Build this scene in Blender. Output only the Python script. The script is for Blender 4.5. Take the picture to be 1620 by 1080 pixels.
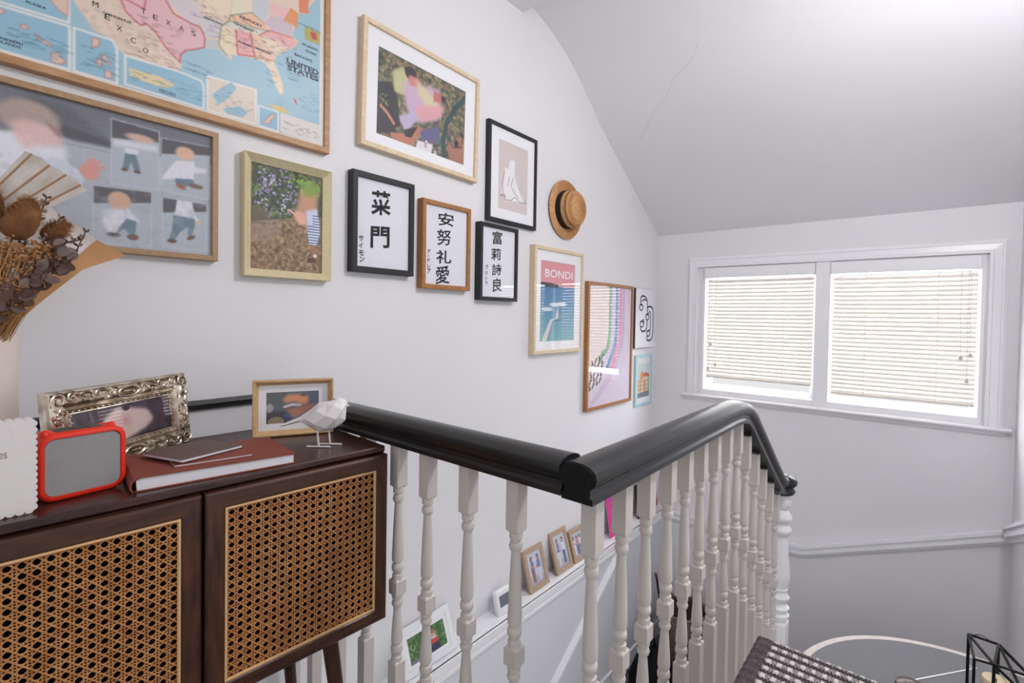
import bpy, math, random
import numpy as np
from mathutils import Vector, Matrix

for _o in list(bpy.data.objects): bpy.data.objects.remove(_o)
SC = bpy.context.scene
COL = SC.collection
rng = random.Random(7)
nrng = np.random.default_rng(7)
R = math.radians

# ------------------------------------------------------------------ camera
cam_d = bpy.data.cameras.new('camera'); cam = bpy.data.objects.new('camera', cam_d); COL.objects.link(cam)
EYE = Vector((0, 0, 1.156))
_yaw, _pitch, _roll = 0.698319, -0.019887, 0.016523
_f = Vector((math.cos(_yaw)*math.cos(_pitch), math.sin(_yaw)*math.cos(_pitch), math.sin(_pitch)))
_r = Vector((math.sin(_yaw), -math.cos(_yaw), 0)); _u = _r.cross(_f)
_r2 = _r*math.cos(_roll) + _u*math.sin(_roll); _u2 = -_r*math.sin(_roll) + _u*math.cos(_roll)
_m = Matrix((_r2, _u2, -_f)).transposed().to_4x4(); _m.translation = EYE
cam.matrix_world = _m
cam_d.sensor_fit = 'HORIZONTAL'; cam_d.sensor_width = 36; cam_d.lens = 778.62/1620*36
cam_d.shift_y = -(540-515.28)/1620
cam_d.clip_start = 0.02
SC.camera = cam

# ------------------------------------------------------------------ light
world = bpy.data.worlds.new('world'); SC.world = world; world.use_nodes = True
_bg = world.node_tree.nodes['Background']
_bg.inputs[0].default_value = (0.975, 0.98, 1.0, 1); _bg.inputs[1].default_value = 0.62
def area(name, loc, rot, sx, sy, power, col=(1, 1, 1)):
    d = bpy.data.lights.new(name, 'AREA'); d.shape = 'RECTANGLE'; d.size = sx; d.size_y = sy
    d.energy = power; d.color = col
    o = bpy.data.objects.new(name, d); COL.objects.link(o); o.location = loc; o.rotation_euler = rot
    return o
# overcast daylight standing outside the stair window
area('daylight', (4.0, 0.45, 1.35), (0, R(90), 0), 1.9, 2.6, 185, (0.93, 0.96, 1.0))
SC.view_settings.view_transform = 'Standard'
SC.view_settings.look = 'None'
SC.view_settings.gamma = 1
SC.view_settings.use_curve_mapping = False
SC.view_settings.exposure = 0.46

# ------------------------------------------------------------------ materials
def lin(c):
    return tuple(((x/255)/12.92 if x/255 <= 0.04045 else ((x/255+0.055)/1.055)**2.4) for x in c)
MATS = {}
def mat(name, rgb, rough=0.5, spec=0.5, metal=0.0, noise=0.0, nscale=8.0, bump=0.0, bscale=60.0, stretch=(1, 1, 1), rgb2=None, trans=0.0, coat=0.0, emit=None):
    if name in MATS: return MATS[name]
    m = bpy.data.materials.new(name); m.use_nodes = True; nt = m.node_tree; N = nt.nodes
    b = N['Principled BSDF']; c = lin(rgb)
    b.inputs['Base Color'].default_value = (*c, 1)
    b.inputs['Roughness'].default_value = rough; b.inputs['Specular IOR Level'].default_value = spec
    b.inputs['Metallic'].default_value = metal; b.inputs['Coat Weight'].default_value = coat
    if trans: b.inputs['Transmission Weight'].default_value = trans
    tc = N.new('ShaderNodeTexCoord'); mp = N.new('ShaderNodeMapping'); mp.inputs['Scale'].default_value = stretch
    nt.links.new(tc.outputs['Object'], mp.inputs['Vector'])
    if noise or rgb2:
        nz = N.new('ShaderNodeTexNoise'); nz.inputs['Scale'].default_value = nscale; nz.inputs['Detail'].default_value = 5
        nt.links.new(mp.outputs[0], nz.inputs['Vector'])
        cr = N.new('ShaderNodeValToRGB'); c2 = lin(rgb2) if rgb2 else tuple(x*(1-noise) for x in c)
        cr.color_ramp.elements[0].color = (*c2, 1); cr.color_ramp.elements[1].color = (*c, 1)
        cr.color_ramp.elements[0].position = 0.33; cr.color_ramp.elements[1].position = 0.67
        nt.links.new(nz.outputs['Fac'], cr.inputs[0]); nt.links.new(cr.outputs[0], b.inputs['Base Color'])
    if bump:
        n2 = N.new('ShaderNodeTexNoise'); n2.inputs['Scale'].default_value = bscale; n2.inputs['Detail'].default_value = 4
        nt.links.new(mp.outputs[0], n2.inputs['Vector'])
        bp = N.new('ShaderNodeBump'); bp.inputs['Strength'].default_value = bump; bp.inputs['Distance'].default_value = 0.002
        nt.links.new(n2.outputs['Fac'], bp.inputs['Height']); nt.links.new(bp.outputs[0], b.inputs['Normal'])
    MATS[name] = m
    return m
def glass_mat(name, rough=0.0, ior=1.5, tint=(1, 1, 1)):
    m = bpy.data.materials.new(name); m.use_nodes = True; nt = m.node_tree; N = nt.nodes
    for n in list(N): N.remove(n)
    o = N.new('ShaderNodeOutputMaterial'); t = N.new('ShaderNodeBsdfTransparent'); g = N.new('ShaderNodeBsdfGlossy')
    t.inputs[0].default_value = (*tint, 1); g.inputs['Roughness'].default_value = rough
    fr = N.new('ShaderNodeFresnel'); fr.inputs[0].default_value = ior; mx = N.new('ShaderNodeMixShader')
    ge = N.new('ShaderNodeNewGeometry'); mu = N.new('ShaderNodeMath'); mu.operation = 'MULTIPLY_ADD'   # reflect once, at the outer face of the pane
    mu.inputs[1].default_value = -1; mu.inputs[2].default_value = 1; nt.links.new(ge.outputs['Backfacing'], mu.inputs[0])
    m2 = N.new('ShaderNodeMath'); m2.operation = 'MULTIPLY'; nt.links.new(mu.outputs[0], m2.inputs[0]); nt.links.new(fr.outputs[0], m2.inputs[1])
    nt.links.new(m2.outputs[0], mx.inputs[0]); nt.links.new(t.outputs[0], mx.inputs[1]); nt.links.new(g.outputs[0], mx.inputs[2])
    nt.links.new(mx.outputs[0], o.inputs[0])
    MATS[name] = m
    return m
def print_mat(name, rough=0.6):
    if name in MATS: return MATS[name]
    m = bpy.data.materials.new(name); m.use_nodes = True; nt = m.node_tree
    b = nt.nodes['Principled BSDF']; a = nt.nodes.new('ShaderNodeAttribute'); a.attribute_name = 'ink'
    nt.links.new(a.outputs['Color'], b.inputs['Base Color']); b.inputs['Roughness'].default_value = rough
    MATS[name] = m
    return m
def slat_mat():
    m = bpy.data.materials.new('blind slat'); m.use_nodes = True; nt = m.node_tree; N = nt.nodes
    b = N['Principled BSDF']; b.inputs['Base Color'].default_value = (*lin((208, 202, 194)), 1); b.inputs['Roughness'].default_value = 0.45
    tr = N.new('ShaderNodeBsdfTranslucent'); tr.inputs[0].default_value = (*lin((255, 247, 236)), 1)
    mx = N.new('ShaderNodeMixShader'); mx.inputs[0].default_value = 0.03
    nt.links.new(b.outputs[0], mx.inputs[1]); nt.links.new(tr.outputs[0], mx.inputs[2]); nt.links.new(mx.outputs[0], N['Material Output'].inputs[0])
    return m
WALL = mat('wall paint', (228, 226, 229), 0.6, 0.3, noise=0.03, nscale=2.0, bump=0.05, bscale=90)
WALLB = mat('dado paint', (214, 214, 220), 0.6, 0.3, noise=0.03, nscale=2.0, bump=0.05, bscale=90)
CEIL = mat('ceiling paint', (232, 230, 233), 0.7, 0.2, noise=0.03, nscale=1.5, bump=0.06, bscale=50)
GLOSSW = mat('white gloss paint', (236, 235, 238), 0.3, 0.5, bump=0.03, bscale=40)
SPINDLE = mat('cream spindle paint', (208, 200, 194), 0.42, 0.45, noise=0.05, nscale=9, bump=0.10, bscale=110)
BLACK = mat('black rail paint', (30, 30, 33), 0.28, 0.5, noise=0.25, nscale=14, bump=0.06, bscale=120, stretch=(1, 1, 3))
BLACKEND = mat('rough black end grain', (20, 19, 20), 0.75, 0.3, noise=0.6, nscale=90, bump=0.5, bscale=200)
FLOORM = mat('grey floor covering', (110, 110, 113), 0.65, 0.3, noise=0.06, nscale=60)
OAK = mat('oak', (190, 148, 108), 0.45, 0.4, rgb2=(166, 122, 84), nscale=6, stretch=(3, 20, 12), bump=0.05, bscale=60)
OAKD = mat('warm oak', (176, 122, 72), 0.42, 0.4, rgb2=(150, 100, 56), nscale=12, stretch=(8, 30, 8), bump=0.05, bscale=60)
LEDGEOAK = mat('pale taupe oak', (184, 158, 134), 0.5, 0.4, rgb2=(168, 142, 118), nscale=12, stretch=(8, 30, 8))
OAKT = mat('taupe oak', (176, 142, 106), 0.5, 0.4, rgb2=(156, 124, 92), nscale=12, stretch=(8, 30, 8))
PINE = mat('pale birch', (226, 205, 176), 0.5, 0.4, rgb2=(212, 188, 156), nscale=10, stretch=(5, 30, 5))
BLKW = mat('black stained frame', (38, 38, 42), 0.5, 0.4, noise=0.2, nscale=30, stretch=(2, 20, 2))
GOLD = mat('brushed gold', (224, 210, 170), 0.36, 0.5, metal=0.4, noise=0.08, nscale=40, stretch=(2, 2, 2))
SILVER = mat('antique silver gilt', (222, 210, 194), 0.27, 0.5, metal=0.9, rgb2=(160, 144, 124), nscale=45)
BLUEF = mat('pale blue frame', (172, 206, 214), 0.45)
WALNUT = mat('dark walnut stain', (84, 50, 34), 0.3, 0.5, rgb2=(50, 28, 20), nscale=7, stretch=(2, 14, 14), bump=0.08, bscale=160)
WALNUTV = mat('dark walnut stain upright', (84, 50, 34), 0.32, 0.5, rgb2=(50, 28, 20), nscale=7, stretch=(14, 14, 2), bump=0.08, bscale=160)
WALTOP = mat('dark walnut top', (74, 44, 34), 0.24, 0.5, rgb2=(48, 28, 24), nscale=6, stretch=(2, 16, 10), bump=0.05, bscale=160)
CANE = mat('cane', (192, 136, 84), 0.5, 0.4, rgb2=(162, 104, 58), nscale=60)
BEAD = mat('cane beading', (214, 170, 122), 0.5, 0.4)
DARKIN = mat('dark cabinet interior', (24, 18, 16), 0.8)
MOUNT = mat('white mount board', (238, 237, 240), 0.7, 0.2)
PAPER = mat('calligraphy paper', (228, 227, 235), 0.7, 0.2)
INK = mat('black ink', (28, 26, 28), 0.6, 0.2)
WHITEINK = mat('white ink', (240, 238, 238), 0.6)
MAPINK = mat('dark map ink', (34, 54, 70), 0.7)
BACKB = mat('brown backing board', (120, 92, 66), 0.8)
GLASS = glass_mat('picture glass', 0.0, 1.5)
WINGLASS = glass_mat('window glass', 0.0, 1.45)
SLAT = slat_mat()
CORD = mat('blind cord', (214, 200, 188), 0.8)
WOODACORN = mat('pale cord acorn', (196, 186, 176), 0.5)

# ------------------------------------------------------------------ mesh kit
class MB:
    def __init__(s): s.v = []; s.f = []
    def add(s, vs, fs):
        n = len(s.v); s.v += [tuple(v) for v in vs]; s.f += [tuple(i+n for i in f) for f in fs]; return s
    def box(s, x0, x1, y0, y1, z0, z1):
        return s.add([(x0,y0,z0),(x1,y0,z0),(x1,y1,z0),(x0,y1,z0),(x0,y0,z1),(x1,y0,z1),(x1,y1,z1),(x0,y1,z1)],
                     [(0,3,2,1),(4,5,6,7),(0,1,5,4),(1,2,6,5),(2,3,7,6),(3,0,4,7)])
    def cbox(s, x0, x1, y0, y1, z0, z1, c):     # box with chamfered edges
        P = []
        for z, k in ((z0, c), (z0+c, 0), (z1-c, 0), (z1, c)):
            a, b, d, e = x0+k, x1-k, y0+k, y1-k
            P.append([(a+c*(k == 0), d, z), (b-c*(k == 0), d, z), (b, d+c*(k == 0), z), (b, e-c*(k == 0), z), (b-c*(k == 0), e, z), (a+c*(k == 0), e, z), (a, e-c*(k == 0), z), (a, d+c*(k == 0), z)])
        vs = sum(P, []); fs = [tuple(range(7, -1, -1)), tuple(range(24, 32))]
        for r in range(3):
            for i in range(8): j = (i+1) % 8; fs.append((r*8+i, r*8+j, r*8+8+j, r*8+8+i))
        return s.add(vs, fs)
    def loft(s, rings, closed=True, cap=True):
        n = len(rings[0]); vs = [p for r in rings for p in r]; fs = []
        for k in range(len(rings)-1):
            for i in range(n if closed else n-1):
                j = (i+1) % n; fs.append((k*n+i, k*n+j, k*n+n+j, k*n+n+i))
        if cap and closed: fs += [tuple(range(n-1, -1, -1)), tuple(range((len(rings)-1)*n, len(rings)*n))]
        return s.add(vs, fs)
    def lathe(s, prof, n=16, c=(0, 0), ax='z', base=0.0):   # prof: (radius, height)
        rings = []
        for r, h in prof:
            ring = []
            for i in range(n):
                a = 2*math.pi*i/n; x, y = r*math.cos(a), r*math.sin(a)
                ring.append((c[0]+x, c[1]+y, base+h) if ax == 'z' else (c[0]+x, base-h, c[1]+y))
            rings.append(ring)
        return s.loft(rings)
    def tube(s, path, r, n=8, cap=True):
        P = [Vector(p) for p in path]; rings = []; rr = r if isinstance(r, (list, tuple)) else [r]*len(P)
        up = None
        for i, p in enumerate(P):
            t = (P[min(i+1, len(P)-1)] - P[max(i-1, 0)]).normalized()
            if up is None:
                up = Vector((0, 0, 1)) if abs(t.z) < 0.9 else Vector((1, 0, 0))
            a = t.cross(up).normalized(); b = a.cross(t).normalized(); up = b
            rings.append([tuple(p + (a*math.cos(2*math.pi*k/n) + b*math.sin(2*math.pi*k/n))*rr[i]) for k in range(n)])
        return s.loft(rings, cap=cap)
    def bar(s, p, q, w, t, up=(0, 0, 1)):        # rectangular bar
        p, q = Vector(p), Vector(q); d = (q-p).normalized(); a = d.cross(Vector(up)).normalized()*w/2; b = a.cross(d).normalized()*t/2
        return s.loft([[tuple(e+a+b), tuple(e-a+b), tuple(e-a-b), tuple(e+a-b)] for e in (p, q)])
    def prism(s, poly, y0, y1):                   # poly in xz, extruded in y
        return s.loft([[(x, y0, z) for x, z in poly], [(x, y1, z) for x, z in poly]])
    def prismz(s, poly, z0, z1):
        return s.loft([[(x, y, z0) for x, y in poly], [(x, y, z1) for x, y in poly]])
    def build(s, name, m, parent=None, smooth=None, loc=None, rot=None):
        me = bpy.data.meshes.new(name); me.from_pydata(s.v, [], s.f); me.update()
        import bmesh
        bm = bmesh.new(); bm.from_mesh(me); bmesh.ops.recalc_face_normals(bm, faces=bm.faces); bm.to_mesh(me); bm.free()
        if smooth:
            me.polygons.foreach_set('use_smooth', [True]*len(me.polygons)); me.set_sharp_from_angle(angle=R(smooth))
        me.materials.append(m)
        return link(name, me, parent, loc, rot)
def link(name, data, parent=None, loc=None, rot=None):
    o = bpy.data.objects.new(name, data); COL.objects.link(o)
    if parent: o.parent = parent
    if loc: o.location = loc
    if rot: o.rotation_euler = rot
    return o
def tag(o, label=None, cat=None, group=None, kind=None):
    if label: o['label'] = label
    if cat: o['category'] = cat
    if group: o['group'] = group
    if kind: o['kind'] = kind
    return o
def thing(name, label, cat, loc=(0, 0, 0), rot=(0, 0, 0), group=None):
    o = link(name, None, None, loc, rot); return tag(o, label, cat, group)
def struct(o): o['kind'] = 'structure'; return o

# flat lettering fitted into a rectangle of a print (x0, z0, x1, z1), facing -y
def letters(txt, rect, y, m, parent, name='lettering', bold=0.0, shear=0.0, rough=0.0):
    cu = bpy.data.curves.new('txt', 'FONT'); cu.body = txt; cu.size = 1; cu.offset = bold; cu.resolution_u = 3
    ob = bpy.data.objects.new('txt', cu); COL.objects.link(ob)
    bpy.context.view_layer.update()
    me = bpy.data.meshes.new_from_object(ob.evaluated_get(bpy.context.evaluated_depsgraph_get()))
    bpy.data.objects.remove(ob); bpy.data.curves.remove(cu)
    n = len(me.vertices); co = np.zeros(n*3); me.vertices.foreach_get('co', co); co = co.reshape(-1, 3)
    if n == 0: return None
    if rough:
        co[:, :2] += rough*np.sin(co[:, 1::-1]*23.0 + 1.7)
        co[:, 1] += 0.10*co[:, 0]
    co[:, 0] += shear*co[:, 1]
    lo, hi = co.min(0), co.max(0); x0, z0, x1, z1 = rect
    out = np.zeros_like(co)
    out[:, 0] = x0 + (co[:, 0]-lo[0])/max(hi[0]-lo[0], 1e-6)*(x1-x0)
    out[:, 2] = z0 + (co[:, 1]-lo[1])/max(hi[1]-lo[1], 1e-6)*(z1-z0)
    out[:, 1] = y
    me.vertices.foreach_set('co', out.ravel()); me.update(); me.materials.clear(); me.materials.append(m)
    return link(name, me, parent)

# ------------------------------------------------------------------ print painter: ink colours on a fine grid of a flat sheet
class Ink:
    def __init__(s, w, h, step, rgb):
        s.w, s.h = w, h; s.nx = max(2, int(w/step)+1); s.ny = max(2, int(h/step)+1)
        s.X, s.Z = np.meshgrid(np.linspace(0, w, s.nx), np.linspace(0, h, s.ny))
        s.c = np.ones((s.ny, s.nx, 3))*np.array(rgb, float); s.step = step
    def _blur(s, m, k):
        k = int(k)
        if k < 1: return m
        for ax in (0, 1):
            for _ in range(2):
                p = np.pad(m, [(k, k) if a == ax else (0, 0) for a in (0, 1)], mode='edge'); c = np.cumsum(p, axis=ax)
                c = np.insert(c, 0, 0, axis=ax)
                m = (np.take(c, range(2*k+1, c.shape[ax]), axis=ax) - np.take(c, range(0, c.shape[ax]-2*k-1), axis=ax))/(2*k+1)
        return m
    def mix(s, m, rgb, a=1.0): s.c += (np.array(rgb, float)-s.c)*(m*a)[..., None]; return s
    def mask(s, pts, soft=0):
        acc = np.zeros_like(s.X)
        for dx, dz in ((-.25, -.25), (.25, .25), (-.25, .25), (.25, -.25)):
            X, Z = s.X+dx*s.step, s.Z+dz*s.step; ins = np.zeros(X.shape, bool); n = len(pts)
            for i in range(n):
                x1, z1 = pts[i]; x2, z2 = pts[(i+1) % n]
                if z1 == z2: continue
                ins ^= ((z1 > Z) != (z2 > Z)) & (X < (x2-x1)*(Z-z1)/(z2-z1)+x1)
            acc += ins
        return s._blur(acc/4, soft/s.step)
    def poly(s, pts, rgb, a=1.0, soft=0): return s.mix(s.mask(pts, soft), rgb, a)
    def ell(s, c, rx, rz, rgb, a=1.0, soft=0, rot=0):
        dx, dz = s.X-c[0], s.Z-c[1]; cs, sn = math.cos(rot), math.sin(rot)
        q = np.sqrt(((dx*cs+dz*sn)/rx)**2 + ((-dx*sn+dz*cs)/rz)**2); e = max(soft, s.step*.6)/min(rx, rz)
        return s.mix(np.clip((1-q)/e+.5, 0, 1), rgb, a)
    def line(s, pts, wd, rgb, a=1.0):
        D = np.full(s.X.shape, 1e9)
        for (x1, z1), (x2, z2) in zip(pts[:-1], pts[1:]):
            L = (x2-x1)**2+(z2-z1)**2+1e-12; t = np.clip(((s.X-x1)*(x2-x1)+(s.Z-z1)*(z2-z1))/L, 0, 1)
            D = np.minimum(D, np.hypot(s.X-x1-t*(x2-x1), s.Z-z1-t*(z2-z1)))
        return s.mix(np.clip((wd/2-D)/s.step+.5, 0, 1), rgb, a)
    def speck(s, pts, cols, size, n, a=0.9):           # many small dabs inside a region
        m = s.mask(pts); xs = [p[0] for p in pts]; zs = [p[1] for p in pts]
        for _ in range(n):
            c = (rng.uniform(min(xs), max(xs)), rng.uniform(min(zs), max(zs)))
            r1 = size*rng.uniform(.5, 1.3); r2 = size*rng.uniform(.3, .9); col = cols[rng.randrange(len(cols))]
            i0 = max(0, int((c[0]-2*r1)/s.w*(s.nx-1))); i1 = min(s.nx, int((c[0]+2*r1)/s.w*(s.nx-1))+2)
            j0 = max(0, int((c[1]-2*r1)/s.h*(s.ny-1))); j1 = min(s.ny, int((c[1]+2*r1)/s.h*(s.ny-1))+2)
            if i1 <= i0 or j1 <= j0: continue
            th = rng.uniform(0, 3.14); dx, dz = s.X[j0:j1, i0:i1]-c[0], s.Z[j0:j1, i0:i1]-c[1]
            q = np.hypot((dx*math.cos(th)+dz*math.sin(th))/r1, (-dx*math.sin(th)+dz*math.cos(th))/r2)
            k = np.clip((1.1-q)*3, 0, 1)*m[j0:j1, i0:i1]*a
            s.c[j0:j1, i0:i1] += (np.array(col, float)-s.c[j0:j1, i0:i1])*k[..., None]
        return s
    def soften(s, k=1): s.c = .65*s.c+.35*np.stack([s._blur(s.c[..., i], k) for i in range(3)], -1); return s
    def grain(s, amp): s.c += nrng.normal(0, amp, s.X.shape)[..., None]; return s
    def sheet(s, name, parent, x0, z0, y, m, thick=0.0008):
        nx, ny = s.nx, s.ny; V = np.stack([s.X+x0, np.full_like(s.X, y), s.Z+z0], -1).reshape(-1, 3)
        i, j = np.meshgrid(np.arange(nx-1), np.arange(ny-1)); a = (j*nx+i).ravel()
        F = np.stack([a, a+1, a+nx+1, a+nx], -1)
        vs = V.tolist(); fs = F.tolist(); n0 = len(vs); w, h = s.w, s.h      # back side gives the sheet its thickness
        vs += [(x0, y+thick, z0), (x0+w, y+thick, z0), (x0+w, y+thick, z0+h), (x0, y+thick, z0+h)]
        fs += [(n0, n0+3, n0+2, n0+1), (0, n0, n0+1, nx-1), (nx-1, n0+1, n0+2, ny*nx-1), (ny*nx-1, n0+2, n0+3, (ny-1)*nx), ((ny-1)*nx, n0+3, n0, 0)]
        me = bpy.data.meshes.new(name); me.from_pydata(vs, [], fs); me.update()
        c = np.clip(s.c, 0, 255)/255; l = np.where(c <= .04045, c/12.92, ((c+.055)/1.055)**2.4).reshape(-1, 3)
        at = me.color_attributes.new('ink', 'FLOAT_COLOR', 'POINT')
        full = np.ones((len(vs), 4)); full[:n0, :3] = l; full[n0:, :3] = .6
        at.data.foreach_set('color', full.ravel().astype(np.float32))
        me.materials.append(m)
        return link(name, me, parent)
PRINT = print_mat('printed paper')

# ================================================================== the setting
YG, XW, YR = 1.43, 3.27, -0.335
struct(MB().box(-1.6, XW+.13, YG, YG+.12, -2.6, 2.85).build('wall_left', WALL))
lw = struct(MB().box(.70, XW, 1.335, YG, -2.6, -.145).build('wall_left_lower', WALLB))
# window wall, pieced around the opening
O0, O1, OZ0, OZ1 = -.215, 1.115, .69, 1.495
wb = MB(); wb.box(XW, XW+.12, YR-.1, YG, -2.6, OZ0); wb.box(XW, XW+.12, YR-.1, YG, OZ1, 1.80)
wb.box(XW, XW+.12, O1, YG, OZ0, OZ1); wb.box(XW, XW+.12, YR-.1, O0, OZ0, OZ1)
struct(wb.build('wall_back', WALL))
struct(MB().box(1.95, XW, YR-.1, YR, -2.6, 2.3).build('wall_right', WALL))
# ceiling: flat over the landing, small step, then the coved roof slope
pr = [(-1.6, 2.528), (1.742, 2.528), (1.752, 2.545), (1.765, 2.60), (1.80, 2.592), (1.90, 2.565), (2.0, 2.532), (2.12, 2.478), (2.25, 2.392), (2.36, 2.305), (2.48, 2.218), (2.8, 2.015), (3.04, 1.866), (XW+.02, 1.712)]
up = [(x, z+.12) for x, z in reversed(pr)]
ceil_o = struct(MB().prism(pr+up, -2.0, YG).build('ceiling', CEIL, smooth=25))
# hairline crack running over the slope
def slope_z(x): 
    for (a, b), (c, d) in zip(pr[:-1], pr[1:]):
        if a <= x <= c: return b+(d-b)*(x-a)/(c-a)
CRACKM = mat('hairline crack', (196, 194, 199), 0.9)
ck = MB(); cp = [(2.5907, 1.2656), (2.5324, 1.194), (2.4823, 1.1501), (2.4276, 1.0782), (2.3977, 1.0193), (2.3468, 0.9768), (2.3168, 0.9129), (2.2877, 0.855), (2.2368, 0.812)]
ck.tube([(x, y, slope_z(x)-.0003) for x, y in cp], 0.0008, 5); ck.build('crack', CRACKM, ceil_o)

# landing floor with a rounded end, half landing, steps
def arc_(r_): return [p for p in [(1.865+r_*math.cos(R(a)), -.17+r_*math.sin(R(a))) for a in range(-20, 100, 4)] if p[1] > YR]
ar = arc_(.455)
lp = [(-1.6, YG), (-1.6, -2.0), (1.95, -2.0), (1.95, YR)] + [(2.288, YR)] + ar + [(1.60, .335), (1.50, .43), (.70, .43), (.70, YG)]
fl = struct(MB().prismz(lp, -.03, 0).build('floor', FLOORM))
nose = MB(); ri, rx = [(2.288, YR)] + ar + [(1.60, .335)], [(2.317, YR)] + arc_(.484) + [(1.60, .362)]
nose.loft([[(a[0], a[1], .0), (a[0], a[1], -.028), (b[0], b[1], -.028), (b[0], b[1], -.010), (b[0]*.7+a[0]*.3, b[1]*.7+a[1]*.3, .0)] for a, b in zip(ri, rx)]); nose.build('nosing', mat('pale nosing', (204, 194, 187), .6, noise=.15, nscale=60), fl, smooth=40)
MB().bar((2.05, -.001, .0012), (2.262, -.161, .0012), .0036, .002).build('joint_strip', GLOSSW, fl)
HZ = -.97
struct(MB().box(2.1, XW, YR, 1.335, HZ-.1, HZ).build('floor_lower', FLOORM))
st = 5
for i in range(st):
    struct(MB().box(2.1-.24*(i+1), 2.1-.24*i, .43, 1.335, HZ-.19*(i+1)-.1, HZ-.19*(i+1)).build('stair_step', FLOORM))
for i, x in enumerate((2.34, 2.55, 2.76)):
    struct(MB().box(x, x+.23, YR, .36, HZ+.01, -.46-.17*i).build('stair_step', FLOORM))
struct(MB().box(.70, 2.11, .425, .435, -.26, -.03).build('trim_string', GLOSSW))
struct(MB().box(.695, .705, .43, YG, -.26, -.03).build('trim_fascia', GLOSSW))

# ledge along the stair wall, with a moulded lip
le = MB(); le.box(.70, XW, 1.330, YG, -.145, -.133); le.box(.70, XW, 1.322, 1.335, -.158, -.133); le.box(.70, XW, 1.327, 1.335, -.176, -.158); le.box(.70, XW, 1.324, 1.335, -.190, -.176)
struct(le.build('trim_ledge', GLOSSW))
dg = MB()
for w, t in ((.05, .010), (.030, .016), (.012, .022)):
    dg.bar((1.1, 1.335-t/2+.001, -1.14), (2.60, 1.335-t/2+.001, -.205), t, w)
struct(dg.build('trim_raked', GLOSSW))
struct(MB().box(2.2, XW, 1.322, 1.335, HZ, HZ+.10).build('baseboard_left', GLOSSW))
struct(MB().box(XW-.013, XW, YR, 1.322, HZ, HZ+.10).build('baseboard_back', GLOSSW))
# moulded chair rail on the window wall: level, then raked up to the right
cr = MB(); A, B_, C_ = (1.322, -.143), (.512, -.143), (YR, .200)
for z0, z1, t in ((-.016, 0, .036), (-.032, -.016, .024), (-.050, -.032, .030), (-.070, -.050, .012)):
    def rg(p): return [(XW+.001, p[0], p[1]+z0), (XW-t, p[0], p[1]+z0), (XW-t, p[0], p[1]+z1), (XW+.001, p[0], p[1]+z1)]
    cr.loft([rg(A), rg(B_), rg(C_)])
struct(cr.build('trim_chair_rail', GLOSSW))
cr = MB()
for z0, z1, t in ((-.016, 0, .036), (-.032, -.016, .024), (-.050, -.032, .030), (-.070, -.050, .012)):
    cr.loft([[(x, YR-.001, z+z0), (x, YR+t, z+z0), (x, YR+t, z+z1), (x, YR-.001, z+z1)] for x, z in ((XW-.022, .205), (2.6, .44))])
struct(cr.build('trim_chair_rail_right', GLOSSW))
# window casing, sill and the two lights
tr = MB()
prof = [(0, 0), (0, .010), (.012, .018), (.018, .018), (.020, .013), (.048, .015), (.052, .022), (.064, .022), (.066, .0), ]
y0, y1, z0, z1 = -.292, 1.211, .665, 1.558
def cas(t): return [(y1-t, z0), (y1-t, z1-t), (y0+t, z1-t), (y0+t, z0)]
rings = [[(XW-d, cas(t)[k][0], cas(t)[k][1]) for t, d in prof] for k in range(4)]
tr.loft(rings); struct(tr.build('trim_window', GLOSSW))
sl = MB(); sl.cbox(XW-.040, XW+.03, -.324, 1.234, .650, .668, .006); sl.box(XW-.012, XW, -.30, 1.215, .630, .650)
struct(sl.build('trim_sill', GLOSSW))
mu = MB(); mu.box(XW-.012, XW+.09, .412, .484, .668, OZ1); mu.box(XW-.005, XW+.1, O0, O1, .668, .702); mu.box(XW-.005, XW+.1, O0, O1, 1.486, OZ1+.002)
mu.box(XW-.0045, XW+.1, 1.103, O1+.002, .668, OZ1); mu.box(XW-.0045, XW+.1, O0-.002, -.203, .668, OZ1)
struct(mu.build('trim_mullion', GLOSSW))
for k, (a, b) in enumerate(((.484, 1.103), (-.203, .412))):
    w = struct(link('window_%d' % (k+1), None)); f = MB(); e = .028
    f.box(XW+.062, XW+.092, a, a+e, .702, 1.486); f.box(XW+.062, XW+.092, b-e, b, .702, 1.486); f.box(XW+.062, XW+.092, a+e, b-e, .702, .702+e); f.box(XW+.062, XW+.092, a+e, b-e, 1.486-e, 1.486)
    f.build('window_frame', GLOSSW, w)
    MB().box(XW+.075, XW+.079, a+e-.004, b-e+.004, .702+e-.004, 1.486-e+.004).build('pane', WINGLASS, w)
# thin black dado rail behind the cabinet
da = MB(); da.loft([[(x, YG+.001, .902), (x, YG-.010, .902), (x, YG-.014, .908), (x, YG-.014, .916), (x, YG-.009, .924), (x, YG+.001, .926)] for x in (-1.6, .64)])
struct(da.build('trim_dado', BLACK))

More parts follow.
